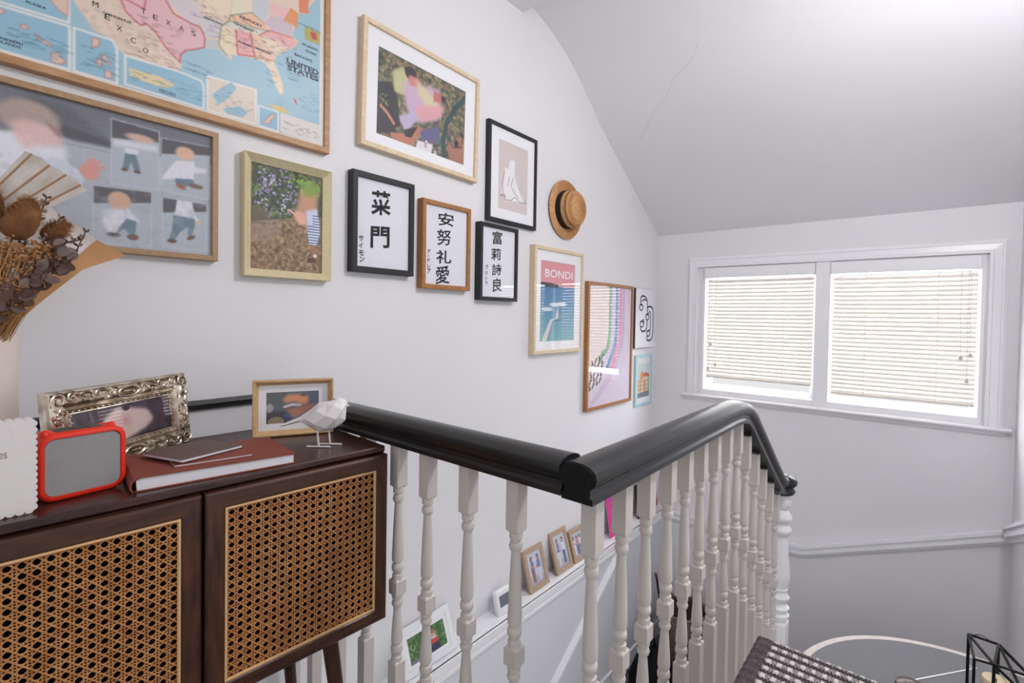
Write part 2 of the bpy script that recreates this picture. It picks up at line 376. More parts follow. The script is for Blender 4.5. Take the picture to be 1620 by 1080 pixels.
# ================================================================== blinds
def blind(label, ya, yb, ztop, zbot, zrail, cords, tass, tilt):
    t = thing('venetian_blind', label, 'blind', (XW, (ya+yb)/2, zbot)); W = abs(ya-yb)/2; oz = -zbot; oy = -(ya+yb)/2
    MB().cbox(-.030, .030, -W-.006, W+.006, zrail+oz, zrail+.064+oz, .003).build('headrail', GLOSSW, t)
    n = int(round((ztop-zbot-.012)/.0232)); me = None
    c, s = math.cos(R(tilt)), math.sin(R(tilt))
    for i in range(n):
        z = zbot+.022+i*.0232
        if me is None:
            m = MB(); rr = []
            for yy in (-W+.003, W-.003):
                q = []
                for k in range(5):
                    u = -.0125+.025*k/4; v = .0018*(1-(u/.0125)**2); q.append((u*c-v*s, yy, u*s+v*c))
                for k in range(4, -1, -1):
                    u = -.0125+.025*k/4; v = .0018*(1-(u/.0125)**2)-.0014; q.append((u*c-v*s, yy, u*s+v*c))
                rr.append(q)
            o = m.loft(rr).build('slat', SLAT, t, smooth=50); me = o.data; o.location = (.022, 0, z+oz)
        else:
            o = link('slat', me, t, (.022, 0, z+oz))
    MB().cbox(.010, .034, -W+.003, W-.003, 0, .014, .003).build('bottom_rail', SLAT, t)
    for y in cords:
        q = MB()
        for dx in (.008, .036): q.tube([(dx, y+oy, .006), (dx, y+oy, zrail+oz)], .0011, 5)
        q.build('ladder_cord', CORD, t)
    for y, z in tass:
        p = MB().tube([(-.004, y+oy, z+oz+.018), (-.006, y+oy+.004, (zrail+z)/2+oz), (.0, y+oy+.002, zrail+.01+oz)], .0011, 5).build('pull_cord', CORD, t)
        MB().lathe([(.003, .022), (.006, .020), (.008, .012), (.0095, .002), (.007, 0)], 10, (-.004, y+oy), base=z+oz-.004).build('acorn', WOODACORN, p, smooth=40)
    return t
blind('slatted venetian blind in the window half next to the picture wall', .492, 1.096, 1.409, .778, 1.421, (.943, .645), ((1.060, .991), (1.028, .859), (1.072, .832)), 55)
blind('slatted venetian blind in the window half away from the picture wall', -.196, .404, 1.412, .748, 1.420, (.249, -.048), ((-.136, .981), (-.171, .994), (-.162, .871)), 55)

# ================================================================== balustrade
bal = thing('stair_balustrade', 'cream turned spindles under a heavy black handrail round the stairwell', 'banister', (.675, .403, 0))
BX, BY = .675, .403
hp = [(-.028, 0), (-.028, .009), (-.0235, .014), (-.0235, .023), (-.032, .031), (-.0345, .040), (-.032, .050), (-.022, .0575), (-.010, .0605), (0, .061)]
hp = hp + [(-a, b) for a, b in reversed(hp[:-1])]
ZR = .872
MB().loft([[(a, y, ZR+b) for a, b in hp] for y in (.0335, YG-BY)]).build('handrail', BLACK, bal, smooth=35)
path = [(-.034, 0), (.72, 0), (.79, -.003), (.845, -.015), (.893, -.040), (.94, -.075), (1.02, -.131), (1.175, -.240), (1.29, -.318), (1.345, -.350), (1.385, -.362), (1.42, -.364)]
rings = []
for i, (x, z) in enumerate(path):
    a, b = path[max(i-1, 0)], path[min(i+1, len(path)-1)]; th = math.atan2(b[1]-a[1], b[0]-a[0])
    rings.append([(x-(q-.03)*math.sin(th), p, ZR+.03+z+(q-.03)*math.cos(th)) for p, q in hp])
m = MB().loft(rings, cap=False); m.f.append(tuple(range(len(m.v)-len(hp), len(m.v)))); m.build('handrail', BLACK, bal, smooth=35)
cpz = [(p*.97, .0305+(q-.0305)*.97+ZR) for p, q in hp]
MB().loft([[(-.0335, p, z) for p, z in cpz], [(-.0365, p*.96, ZR+.0305+(z-ZR-.0305)*.96) for p, z in cpz]]).build('rail_end', BLACKEND, bal)
CAPX, CAPZ = 1.425, .500
MB().lathe([(.022, -.008), (.040, 0), (.046, .010), (.041, .019), (.039, .025), (.050, .036), (.052, .048), (.044, .061), (.022, .070), (.001, .072)], 24, (CAPX, 0), base=CAPZ).build('newel_cap', BLACK, bal, smooth=45)
HB = .0135
def spindle_mesh():
    m = MB()
    def block(z0, z1, ctop=True, cbot=True):
        k = .0045; rr = []
        for z, h in ((z0, HB-k if cbot else HB), (z0+k, HB), (z1-k, HB), (z1, HB-k if ctop else HB)):
            rr.append([(-h, -h, z), (h, -h, z), (h, h, z), (-h, h, z)])
        m.loft(rr)
    block(0, .385, True, False); block(.530, .569); block(.772, .874, False, True)
    m.lathe([(.0120, .380), (.0120, .393), (.0088, .3945), (.0092, .398), (.0128, .404), (.0134, .410), (.0122, .417), (.0085, .4205), (.0085, .4235), (.0124, .425), (.0128, .431), (.0120, .450), (.0098, .480), (.0080, .502), (.0080, .5055), (.0108, .507), (.0126, .513), (.0108, .519), (.0086, .5205), (.0086, .523), (.0120, .5245), (.0120, .534)], 16)
    m.lathe([(.0120, .565), (.0120, .577), (.0088, .5785), (.0092, .582), (.0128, .588), (.0134, .594), (.0122, .600), (.0085, .6035), (.0085, .6065), (.0126, .608), (.0132, .615), (.0124, .640), (.0106, .690), (.0084, .735), (.0084, .7395), (.0110, .741), (.0128, .748), (.0110, .755), (.0086, .7565), (.0086, .760), (.0120, .7615), (.0120, .776)], 16)
    return m
sp = spindle_mesh().build('baluster', SPINDLE, bal, smooth=35); SPM = sp.data; sp.location = (.0, .0, 0)
def spin(x, y, z=0.0):
    o = link('baluster', SPM, bal, (x, y, z)); o.rotation_euler = (0, 0, R(rng.choice((0, 90, 180, 270)))); return o
for y in (.146, .267, .386, .485, .605, .725, .845, .962): spin(0, y)
sp.location = (.012, -.002, 0)
for x in (.118, .217, .320, .418, .515, .615, .715, .812): spin(x, 0)
def under(x):
    for (a, b), (c, d) in zip(path[:-1], path[1:]):
        if a <= x <= c: return b+(d-b)*(x-a)/(c-a)
for x in (.905, 1.010, 1.112, 1.215, 1.315): spin(x, 0, under(x)-.016)
nw = MB(); k = .030
nw.loft([[(-h, -h, z), (h, -h, z), (h, h, z), (-h, h, z)] for z, h in ((-.97, k), (.004, k), (.018, k-.012))])
nw.lathe([(.022, .010), (.034, .026), (.036, .036), (.027, .046), (.034, .056), (.036, .064), (.026, .072), (.022, .084), (.032, .094), (.036, .104), (.026, .116), (.025, .128), (.030, .134), (.027, .140), (.033, .160), (.0355, .185), (.0335, .215), (.028, .265), (.0255, .330), (.024, .338), (.031, .345), (.037, .356), (.036, .366), (.025, .380), (.024, .386), (.036, .400), (.037, .412), (.026, .428), (.0225, .438), (.031, .455), (.033, .472), (.025, .495)], 28)
nw.build('newel_post', GLOSSW, bal, smooth=40, loc=(CAPX, 0, 0))

# ================================================================== rattan cabinet
ZT, ZB = .871, .4975
CYAW = R(-2.73)
cab = thing('cane_cabinet', 'dark walnut cabinet with two woven cane doors on splayed legs', 'cabinet', (.640, .876, 0), (0, 0, CYAW))
CWD, CDP = .702, .36
bd = MB(); th = .016; yb = .022
bd.box(-CWD, -CWD+th, yb, CDP, ZB, ZT-.014); bd.box(-th, 0, yb, CDP, ZB, ZT-.014); bd.box(-CWD+th, -th, yb, CDP, ZB, ZB+th); bd.box(-CWD+th, -th, CDP-.01, CDP, ZB+th, ZT-.014)
bd.box(-.358, -.345, yb+.02, CDP-.01, ZB+th, ZT-.014)
bd.build('body', WALNUTV, cab)
tp = MB(); tp.cbox(-CWD, 0, .014, CDP+.004, ZT-.014, ZT, .003); tp.build('top', WALTOP, cab)
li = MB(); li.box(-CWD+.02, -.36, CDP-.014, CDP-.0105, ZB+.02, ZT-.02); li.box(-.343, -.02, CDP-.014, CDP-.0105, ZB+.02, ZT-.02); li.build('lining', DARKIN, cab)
for x0 in (-CWD, -.349):
    x1 = x0+(.351 if x0 == -CWD else .349); g = .0018; a, b, c, d = x0+g, x1-g, ZB+.001, ZT-.016; e = .030
    door = MB(); pf = [(0, .020), (0, .004), (.004, 0), (e-.004, 0), (e, .004), (e, .020)]
    cs = lambda t: [(a+t, c+t), (b-t, c+t), (b-t, d-t), (a+t, d-t)]
    do = link('door', None, cab)
    for k in range(4):
        door = MB().loft([[(cs(t)[q][0], y, cs(t)[q][1]) for t, y in pf] for q in (k, (k+1) % 4)])
        door.build('door_rail' if k % 2 == 0 else 'door_stile', WALNUT if k % 2 == 0 else WALNUTV, do, smooth=30)
    be = MB(); pf = [(e-.001, .001), (e-.001, .006), (e+.003, .006), (e+.0035, .003), (e+.002, .0005)]
    for k in range(4): be.loft([[(cs(t)[q][0], y, cs(t)[q][1]) for t, y in pf] for q in (k, (k+1) % 4)])
    be.build('beading', BEAD, do, smooth=40)
    # six-way cane webbing: paired uprights, paired rows, and two diagonals
    X0, X1, Z0, Z1 = a+e+.001, b-e-.001, c+e+.001, d-e-.001; p = .0142; w = .0019; gap = .0021
    wv = MB(); nx = int((X1-X0)/p)+1; nz = int((Z1-Z0)/p)+1
    def strip(p0, p1, y, wd):
        wv.bar((p0[0], y, p0[1]), (p1[0], y, p1[1]), .0008, wd, up=(0, 0, 1) if abs(p0[0]-p1[0]) > 1e-6 else (1, 0, 0))
    def flat(p0, p1, y, wd):
        dx, dz = p1[0]-p0[0], p1[1]-p0[1]; L = math.hypot(dx, dz); nx_, nz_ = -dz/L*wd/2, dx/L*wd/2
        wv.loft([[(q[0]+nx_, y, q[1]+nz_), (q[0]-nx_, y, q[1]-nz_), (q[0]-nx_*.6, y-.0006, q[1]-nz_*.6), (q[0]+nx_*.6, y-.0006, q[1]+nz_*.6)] for q in (p0, p1)])
    for i in range(nx+1):
        for s in (-1, 1):
            x = X0+(i+.15)*p+s*gap
            if X0 < x < X1: flat((x, Z0), (x, Z1), .0062, w)
    for i in range(nz+1):
        for s in (-1, 1):
            z = Z1-(i+.15)*p+s*gap
            if Z0 < z < Z1: flat((X0, z), (X1, z), .0058, w)
    W_, H_ = X1-X0, Z1-Z0
    for i in range(-nz-2, nx+2):
        xs = X0+(i+.65)*p; zs = Z1-.15*p
        for sg in (1, -1):
            # line through (xs, zs) descending to the right (sg=1) or mirrored upward for sg=-1
            pts = []
            for t in (-.6, .6):
                pts.append((xs+t, zs-t) if sg == 1 else (xs+t, zs+t-H_+ (H_ - int(H_/p)*p)))
            (xa, za), (xb, zb) = pts
            t0, t1 = 0.0, 1.0; dx, dz = xb-xa, zb-za; ok = True
            for q, r_ in ((-dx, xa-X0), (dx, X1-xa), (-dz, za-Z0), (dz, Z1-za)):
                if q == 0: continue
                u = r_/q
                if q < 0: t0 = max(t0, u)
                else: t1 = min(t1, u)
            if t1-t0 > .004: flat((xa+dx*t0, za+dz*t0), (xa+dx*t1, za+dz*t1), .0054-.0004*(sg > 0), .0023)
    tag(wv.build('cane_webbing', CANE, do), kind='stuff')
for (x, y, dx, dy) in ((-.10, .07, .055, -.03), (-.10, .30, .055, .03), (-.60, .07, -.055, -.03), (-.60, .30, -.055, .03)):
    lg = MB(); n = 12
    lg.loft([[(x+dx*(1-t)+r*math.cos(2*math.pi*k/n), y+dy*(1-t)+r*math.sin(2*math.pi*k/n), ZB*t) for k in range(n)] for t, r in ((0, .010), (.5, .0135), (.97, .017), (1, .018))])
    lg.build('leg', WALNUTV, cab, smooth=40)
MB().box(-.64, -.06, .055, .31, ZB-.012, ZB).build('base_plate', WALNUT, cab)

# ================================================================== picture frames
class Pic: pass
def curve_(pts, it=3):      # corner cutting
    for _ in range(it): pts = [pts[0]]+[((a[0]*(1-t)+b[0]*t), (a[1]*(1-t)+b[1]*t)) for a, b in zip(pts[:-1], pts[1:]) for t in (.25, .75)]+[pts[-1]]
    return pts
def bars(root, w, h, prof, m, name='frame_bar', smooth=None, bot=0.0):
    def cn(t): return [(-w/2+t, bot+t), (w/2-t, bot+t), (w/2-t, bot+h-t), (-w/2+t, bot+h-t)]
    for k in range(4):
        MB().loft([[(cn(t)[q][0], -d, cn(t)[q][1]) for t, d in prof] for q in (k, (k+1) % 4)]).build(name, m, root, smooth=smooth)
def picture(name, label, loc, w, h, depth, bw, fm, rot=(0, 0, 0), recess=.006, mount=None, prof=None, group=None, cat='picture', glass=True, step=.002, bg=(230, 228, 232), sheetmat=None):
    """mount: (left, bottom, width, height) of the print window inside the frame, else the print fills the frame"""
    P = Pic(); P.root = thing(name, label, cat, loc, rot, group)
    prof = prof or [(0, 0), (0, depth-.0012), (.0012, depth), (bw-.0008, depth), (bw, depth-.0012), (bw, 0)]
    bars(P.root, w, h, prof, fm)
    yp = -(depth-recess); e = .002
    MB().box(-w/2+bw-e, w/2-bw+e, yp+.0025, yp+.006, bw-e, h-bw+e).build('backing', BACKB, P.root)
    if mount:
        l, b, pw, ph = mount; x0, x1, z0, z1 = -w/2+bw-e, w/2-bw+e, bw-e, h-bw+e; a, c = l-w/2, b
        mm = MB(); t = .0016
        for q in ((x0, x1, z0, c), (x0, x1, c+ph, z1), (x0, a, c, c+ph), (a+pw, x1, c, c+ph)):
            mm.box(q[0], q[1], yp-t, yp+.0002, q[2], q[3])
        mm.build('mount', MOUNT, P.root); P.ox, P.oz, P.w, P.h = a, c, pw, ph; P.y = yp
    else:
        P.ox, P.oz, P.w, P.h = -w/2+bw-.001, bw-.001, w-2*bw+.002, h-2*bw+.002; P.y = yp
    P.ink = Ink(P.w, P.h, step, bg)
    if glass: MB().box(-w/2+bw-.001, w/2-bw+.001, yp-.0042, yp-.0026, bw-.001, h-bw+.001).build('glass', GLASS, P.root)
    def done(m=None): P.sheet = P.ink.sheet('print', P.root, P.ox, P.oz, P.y, m or PRINT); return P
    def text(t, r, m=INK, **k): return letters(t, (r[0]+P.ox, r[1]+P.oz, r[2]+P.ox, r[3]+P.oz), P.y-.0004, m, P.sheet, **k)
    P.done, P.text = done, text
    return P
WG = 'framed pictures hung up the stair wall'
def hang(name, label, key, bw, fm, **k):
    X0, X1, Z0, Z1, d = FR[key]
    return picture(name, label, ((X0+X1)/2, YG-.0005, Z0), X1-X0, Z1-Z0, d, bw, fm, group=WG, **k)
FR = {'map': (-0.2, 0.795, 1.641, 2.33, 0.025), 'multi': (-0.11, 0.487, 1.285, 1.614, 0.025), 'gold': (0.549, 0.801, 1.2535, 1.587, 0.03), 'kanji1': (0.8725, 1.118, 1.291, 1.6155, 0.031), 'kanji2': (1.1565, 1.4025, 1.253, 1.579, 0.031), 'kanji3': (1.4575, 1.699, 1.2205, 1.5415, 0.033), 'figure': (1.5115, 1.8445, 1.558, 1.9785, 0.02), 'bondi': (1.823, 2.2495, 0.9765, 1.492, 0.033), 'orange': (2.3175, 2.854, 0.6375, 1.354, 0.025), 'canvas': (2.908, 3.194, 0.9625, 1.35, 0.015), 'blue': (2.9325, 3.18, 0.581, 0.915, 0.013), 'couple': (0.901, 1.4385, 1.698, 2.112, 0.027)}

# ---- wall map
p = hang('wall_map', 'large vintage wall map of the United States in an oak frame', 'map', .017, OAK, step=.0026, bg=(226, 214, 200), recess=.008)
k = p.ink; SEA = (158, 192, 206)
k.poly([(0.0899, 0.1357), (0.9571, 0.6651), (0.9553, 0.0014), (0.9552, 0.0071), (0.2806, 0.0087), (0.0891, -0.0006)], SEA)
k.poly([(0.389, 0.2652), (0.3889, 0.1586), (0.4013, 0.1418), (0.4128, 0.127), (0.4223, 0.1109), (0.444, 0.1067), (0.4596, 0.1024), (0.4653, 0.0893), (0.4779, 0.079), (0.5294, 0.0795), (0.5806, 0.0771), (0.5886, 0.0924), (0.5899, 0.1082), (0.5872, 0.124), (0.5979, 0.1392), (0.617, 0.1503), (0.6394, 0.1645), (0.6566, 0.1734), (0.6743, 0.1712), (0.6863, 0.1632), (0.7031, 0.157), (0.7045, 0.1724), (0.72, 0.1788), (0.752, 0.1835), (0.7684, 0.1884), (0.7851, 0.1866), (0.8023, 0.1727), (0.8129, 0.1418), (0.8307, 0.113), (0.8396, 0.1214), (0.8376, 0.1456), (0.8249, 0.1762), (0.8125, 0.1942), (0.8159, 0.2095), (0.837, 0.234), (0.8732, 0.2636), (0.8824, 0.2856), (0.8656, 0.2927), (0.8727, 0.3265), (0.8818, 0.3614), (0.8968, 0.374), (0.9161, 0.3776), (0.9101, 0.3932), (0.9294, 0.421), (0.939, 0.45), (0.9501, 0.549)], (226, 203, 186))
k.speck([(0.389, 0.2119), (0.4013, 0.1418), (0.4223, 0.1109), (0.4596, 0.1024), (0.5294, 0.0795), (0.5806, 0.0771), (0.5872, 0.124), (0.5073, 0.1593), (0.4698, 0.2128)], [(214, 178, 160), (232, 212, 192), (205, 190, 175)], .008, 260, .4)
for pts, col in (
  ([(0.4653, 0.2133), (0.4813, 0.1759), (0.5073, 0.1593), (0.5194, 0.1678), (0.5355, 0.1574), (0.557, 0.1296), (0.5872, 0.1056), (0.5872, 0.124), (0.5979, 0.1392), (0.6211, 0.1521), (0.6394, 0.1645), (0.6407, 0.1888), (0.6322, 0.2086), (0.6072, 0.2112), (0.5737, 0.2169), (0.5568, 0.2418), (0.5567, 0.2717)], (226, 182, 186)),
  ([(0.5568, 0.2418), (0.6072, 0.2112), (0.6322, 0.2102), (0.6377, 0.2347), (0.6208, 0.2658), (0.5934, 0.2829)], (214, 200, 204)),
  ([(0.6321, 0.2352), (0.6814, 0.247), (0.6756, 0.2008), (0.6422, 0.191)], (208, 200, 206)),
  ([(0.6422, 0.1878), (0.6727, 0.1963), (0.6757, 0.1783), (0.703, 0.1619), (0.6743, 0.1712), (0.6394, 0.1645)], (196, 196, 192)),
  ([(0.6785, 0.2344), (0.7135, 0.2421), (0.7185, 0.1765), (0.6969, 0.1708), (0.6727, 0.1867)], (232, 212, 182)),
  ([(0.7135, 0.2421), (0.7499, 0.2501), (0.7617, 0.1909), (0.7185, 0.1798)], (232, 170, 168)),
  ([(0.7516, 0.2491), (0.7813, 0.2538), (0.8106, 0.2213), (0.8073, 0.199), (0.7617, 0.1892)], (236, 200, 176)),
  ([(0.7796, 0.2565), (0.8034, 0.2566), (0.8351, 0.2457), (0.8141, 0.2123)], (236, 214, 192)),
  ([(0.7713, 0.2562), (0.7998, 0.2776), (0.8656, 0.2873), (0.8806, 0.2812), (0.8531, 0.2497), (0.8279, 0.2602)], (232, 176, 176)),
  ([(0.6904, 0.2561), (0.7728, 0.2706), (0.7981, 0.2751), (0.7729, 0.2552), (0.6859, 0.2378)], (218, 214, 202)),
  ([(0.6994, 0.2717), (0.7594, 0.3068), (0.7861, 0.2903), (0.7964, 0.2777), (0.6965, 0.2573)], (236, 188, 160)),
  ([(0.7083, 0.3497), (0.7493, 0.3625), (0.7529, 0.3054), (0.7025, 0.2748)], (230, 218, 192)),
  ([(0.6488, 0.3349), (0.7052, 0.3481), (0.6964, 0.2622), (0.6377, 0.2505)], (232, 214, 186)),
  ([(0.7558, 0.3658), (0.7975, 0.375), (0.7995, 0.3276), (0.7827, 0.2956), (0.7561, 0.3069)], (200, 202, 208)),
  ([(0.7993, 0.3534), (0.8669, 0.3669), (0.8634, 0.3401), (0.803, 0.3258)], (232, 186, 184)),
  ([(0.7861, 0.2937), (0.8064, 0.3239), (0.8634, 0.3366), (0.8675, 0.2917), (0.8067, 0.2824)], (206, 186, 196)),
  ([(0.8595, 0.3705), (0.8818, 0.3632), (0.8784, 0.3182), (0.8654, 0.3231), (0.8381, 0.3248)], (226, 150, 92)),
  ([(0.8812, 0.4388), (0.9194, 0.4474), (0.9101, 0.3932), (0.916, 0.3795), (0.8836, 0.3677)], (224, 132, 96)),
  ([(0.7617, 0.1892), (0.7851, 0.1866), (0.8023, 0.1727), (0.8129, 0.1418), (0.8307, 0.113), (0.8396, 0.1214), (0.8376, 0.1456), (0.8249, 0.1762), (0.8125, 0.1976)], (236, 214, 184))):
    k.poly(pts, col)
RED = (196, 88, 98)
for pts, col, wd in (
  ([(0.4653, 0.2133), (0.4813, 0.1759), (0.5073, 0.1593), (0.5194, 0.1678), (0.5355, 0.1574), (0.557, 0.1296), (0.5872, 0.1056), (0.5872, 0.124), (0.5979, 0.1392), (0.6211, 0.1521), (0.6394, 0.1645), (0.6407, 0.1888), (0.6322, 0.2086), (0.6072, 0.2112), (0.5737, 0.2169), (0.5568, 0.2418)], RED, .0035),
  ([(0.7135, 0.2421), (0.7185, 0.1798), (0.7617, 0.1909), (0.7499, 0.2501)], (206, 84, 80), .0035),
  ([(0.4778, 0.2055), (0.5145, 0.2005), (0.5193, 0.2378)], RED, .0035),
  ([(0.6994, 0.2717), (0.6965, 0.2573), (0.6785, 0.2344), (0.6727, 0.1867), (0.6908, 0.1651)], (140, 150, 110), .003),
  ([(0.7617, 0.1892), (0.7851, 0.1935), (0.8107, 0.2004)], (222, 140, 90), .003), ([(0.7729, 0.2535), (0.7981, 0.2785), (0.8656, 0.2873)], (206, 100, 90), .003),
  ([(0.6965, 0.2573), (0.7728, 0.2706), (0.7981, 0.2751)], (150, 150, 120), .003), ([(0.7025, 0.2748), (0.7529, 0.3054), (0.7861, 0.2903)], (140, 150, 110), .003)):
    k.line(pts, wd, col, .9)
def inset(pts, col=(146, 187, 207)):
    k.poly(pts, col); k.line(pts+[pts[0]], .0042, (236, 230, 224))
inset([(0.156, 0.0986), (0.3829, 0.1954), (0.3828, 0.1077), (0.2808, 0.1013), (0.1559, 0.0941)])
inset([(0.1559, 0.0874), (0.2808, 0.0939), (0.3838, 0.1002), (0.3837, 0.0094), (0.2806, 0.0075), (0.1555, 0.0095)]); inset([(0.3909, 0.1007), (0.4563, 0.1023), (0.4642, 0.086), (0.4642, 0.0097), (0.3908, 0.0095)])
inset([(0.4791, 0.078), (0.5873, 0.0827), (0.6326, 0.0781), (0.6383, 0.0676), (0.6385, 0.0106), (0.4791, 0.0137)]); inset([(0.6468, 0.0961), (0.7655, 0.1038), (0.7661, 0.0116), (0.6471, 0.0102)], (222, 208, 192)); inset([(0.7724, 0.0633), (0.8257, 0.0635), (0.8261, 0.0088), (0.7728, 0.0102)])
k.poly([(0.831, 0.0635), (0.9486, 0.0639), (0.9492, 0.0035), (0.8314, 0.0103)], (222, 216, 210))
for pts in ([(0.3484, 0.1644), (0.3819, 0.1737), (0.3808, 0.1201), (0.3688, 0.1249), (0.3561, 0.1371)], [(0.354, 0.0318), (0.3657, 0.0367), (0.3777, 0.023), (0.3697, 0.0145), (0.3559, 0.0143)], [(0.4202, 0.0921), (0.4331, 0.095), (0.4331, 0.0812), (0.4212, 0.0707)], [(0.4418, 0.0293), (0.4563, 0.0321), (0.4541, 0.0172), (0.4429, 0.0158)], [(0.4298, 0.0522), (0.4385, 0.0475), (0.4363, 0.0355), (0.4277, 0.0403)], [(0.4418, 0.0655), (0.4529, 0.0504), (0.4496, 0.0435), (0.4364, 0.0577)], [(0.31, 0.0716), (0.321, 0.0715), (0.3182, 0.0639), (0.3091, 0.0649)], [(0.3425, 0.0555), (0.356, 0.0483), (0.3521, 0.0453), (0.3406, 0.0495)], [(0.3302, 0.0617), (0.3387, 0.0564), (0.3349, 0.0509)], [(0.7844, 0.0224), (0.8082, 0.0526), (0.8153, 0.0478), (0.7981, 0.0197)], [(0.2808, 0.0878), (0.2878, 0.0862), (0.2843, 0.0795), (0.2756, 0.0803)]):
    k.poly(pts, (224, 192, 176)); k.line(pts+[pts[0]], .0022, (190, 110, 110), .7)
k.poly([(0.4849, 0.0546), (0.4955, 0.053), (0.5419, 0.0562), (0.5702, 0.0488), (0.5754, 0.0446), (0.5573, 0.0319), (0.5172, 0.0321), (0.4884, 0.0359)], (226, 206, 160))
for pts in ([(0.6571, 0.052), (0.6791, 0.0792), (0.7033, 0.1012), (0.7158, 0.0892), (0.6943, 0.0552), (0.6719, 0.0313)], [(0.6824, 0.025), (0.7254, 0.0459), (0.7447, 0.0355), (0.7319, 0.0179), (0.6945, 0.0159)]): k.poly(pts, (150, 186, 204))
k.poly([(0.796, 0.0765), (0.8399, 0.0806), (0.8581, 0.0687), (0.8257, 0.0653)], (224, 188, 110)); k.poly([(0.8688, 0.1192), (0.8763, 0.1145), (0.882, 0.0983), (0.8726, 0.106)], (206, 70, 84))
k.poly([(0.901, 0.3357), (0.9501, 0.3394), (0.9504, 0.3019), (0.9013, 0.2993)], (180, 168, 92)); k.poly([(0.9165, 0.3281), (0.9361, 0.3331), (0.9403, 0.3126), (0.9245, 0.3094)], (196, 80, 70))
k.poly([(0.9481, 0.6596), (0.9612, 0.6676), (0.9615, -0.0046), (0.9492, -0.0003)], (226, 220, 214))
rr = random.Random(3)                                      # hachured coast lines and fine place-name dashes
for (x0, z0, x1, z1), n in (((0.8425, 0.1665, 0.8796, 0.215), 26), ((0.8727, 0.3413, 0.9461, 0.3355), 16), ((0.5939, 0.0893, 0.6497, 0.1145), 18), ((0.2807, 0.0234, 0.3787, 0.0631), 44), ((0.394, 0.0217, 0.4585, 0.078), 30), ((0.4873, 0.0276, 0.6328, 0.0584), 30), ((0.8797, 0.0945, 0.9383, 0.1575), 24), ((0.7869, 0.1224, 0.8078, 0.1736), 12)):
    for _ in range(n):
        x, z = rr.uniform(x0, x1), rr.uniform(z0, z1); k.line([(x, z), (x+rr.uniform(.006, .018), z+rr.uniform(-.002, .001))], .0016, (74, 116, 140), .55)
for (x0, z0, x1, z1), n in (((0.4698, 0.0842, 0.5833, 0.1846), 80), ((0.607, 0.1955, 0.8701, 0.2744), 190), ((0.7245, 0.1851, 0.8074, 0.2222), 20), ((0.8348, 0.0158, 0.939, 0.0434), 30), ((0.657, 0.0278, 0.7577, 0.076), 22)):
    for _ in range(n):
        x, z = rr.uniform(x0, x1), rr.uniform(z0, z1); k.line([(x, z), (x+rr.uniform(.005, .014), z+rr.uniform(-.002, .001))], .0014, (120, 96, 92), .5)
p.done()
for t, r, b in (("UNITED", (0.8487, 0.2101, 0.9444, 0.2238), 0.04), ("STATES", (0.8507, 0.1936, 0.9446, 0.2041), 0.04), ("BACON'S", (0.8711, 0.2419, 0.9251, 0.2457), 0.03), ("HAWAIIAN", (0.2746, 0.0302, 0.3126, 0.0326), 0.02), ("ISLANDS", (0.2763, 0.023, 0.3099, 0.0248), 0.02), ("ALASKA", (0.3165, 0.1186, 0.3474, 0.122), 0.02), ("CHIHUAHUA", (0.4391, 0.1553, 0.4907, 0.1579), .02), ("TENNESSEE", (0.7072, 0.258, 0.7581, 0.2573), .03), ("KENTUCKY", (0.7222, 0.2812, 0.7811, 0.2808), .03), ("ALABAMA", (0.7183, 0.2143, 0.755, 0.2153), .03), ("GEORGIA", (0.7632, 0.2157, 0.8054, 0.217), .03), ("ARKANSAS", (0.6383, 0.2382, 0.6814, 0.2421), .03), ("ATLANTIC", (0.8919, 0.2845, 0.9426, 0.281), .03), ("OCEAN", (0.9035, 0.2681, 0.9367, 0.268), .03), ("PORTO RICO", (0.5441, 0.0189, 0.5781, 0.0272), 0.01)):
    zc_, hh = (r[1]+r[3])/2, max(r[3]-r[1], 1.05*(r[2]-r[0])/len(t))/2; p.text(t, (r[0], zc_-hh, r[2], zc_+hh), MAPINK, bold=b)
for t, (x, z) in (("T", (0.5133, 0.1941)), ("E", (0.5367, 0.1905)), ("X", (0.5621, 0.1904)), ("A", (0.5897, 0.1893)), ("S", (0.6155, 0.1886)), ("M", (0.4266, 0.1677)), ("E", (0.4473, 0.15)), ("X", (0.4687, 0.1346)), ("C", (0.4943, 0.1188)), ("O", (0.5171, 0.1053))): p.text(t, (x-.005, z-.006, x+.005, z+.006), INK)

# ---- toddler collage
p = hang('photo_collage', 'wide oak frame of a toddler photo with four smaller shots inset', 'multi', .0135, OAKT, step=.0021, bg=(172, 176, 186), recess=.010)
k = p.ink
k.poly([(0.0687, 0.3139), (0.579, 0.3051), (0.5793, 0.2339), (0.4563, 0.225), (0.3668, 0.2247), (0.2872, 0.2244), (0.1938, 0.21), (0.0682, 0.213)], (116, 117, 127)); k.poly([(0.2298, 0.2922), (0.2974, 0.2892), (0.3725, 0.2319), (0.3076, 0.2194), (0.2773, 0.2295)], (92, 92, 100), .8, .006)
k.poly([(0.2823, 0.2496), (0.3725, 0.2347), (0.3725, 0.2206), (0.2872, 0.2244)], (70, 68, 74), .8, .003)
(xa, za), (xb, zb) = (0.194, 0.302), (0.5732, 0.297)
for i in range(9): k.line([(xa-.2, za-i*.011), (xb, zb-i*.011)], .0012, (86, 88, 98), .5)
k.poly([(0.0683, 0.2355), (0.1937, 0.2075), (0.2314, 0.2225), (0.2482, 0.169), (0.2479, 0.0517), (0.0672, 0.0215)], (226, 226, 234), 1, .006)
k.poly([(0.2482, 0.1885), (0.2822, 0.191), (0.2993, 0.1658), (0.3232, 0.1538), (0.3158, 0.1179), (0.2912, 0.1262), (0.2673, 0.129)], (203, 207, 220), 1, .002)
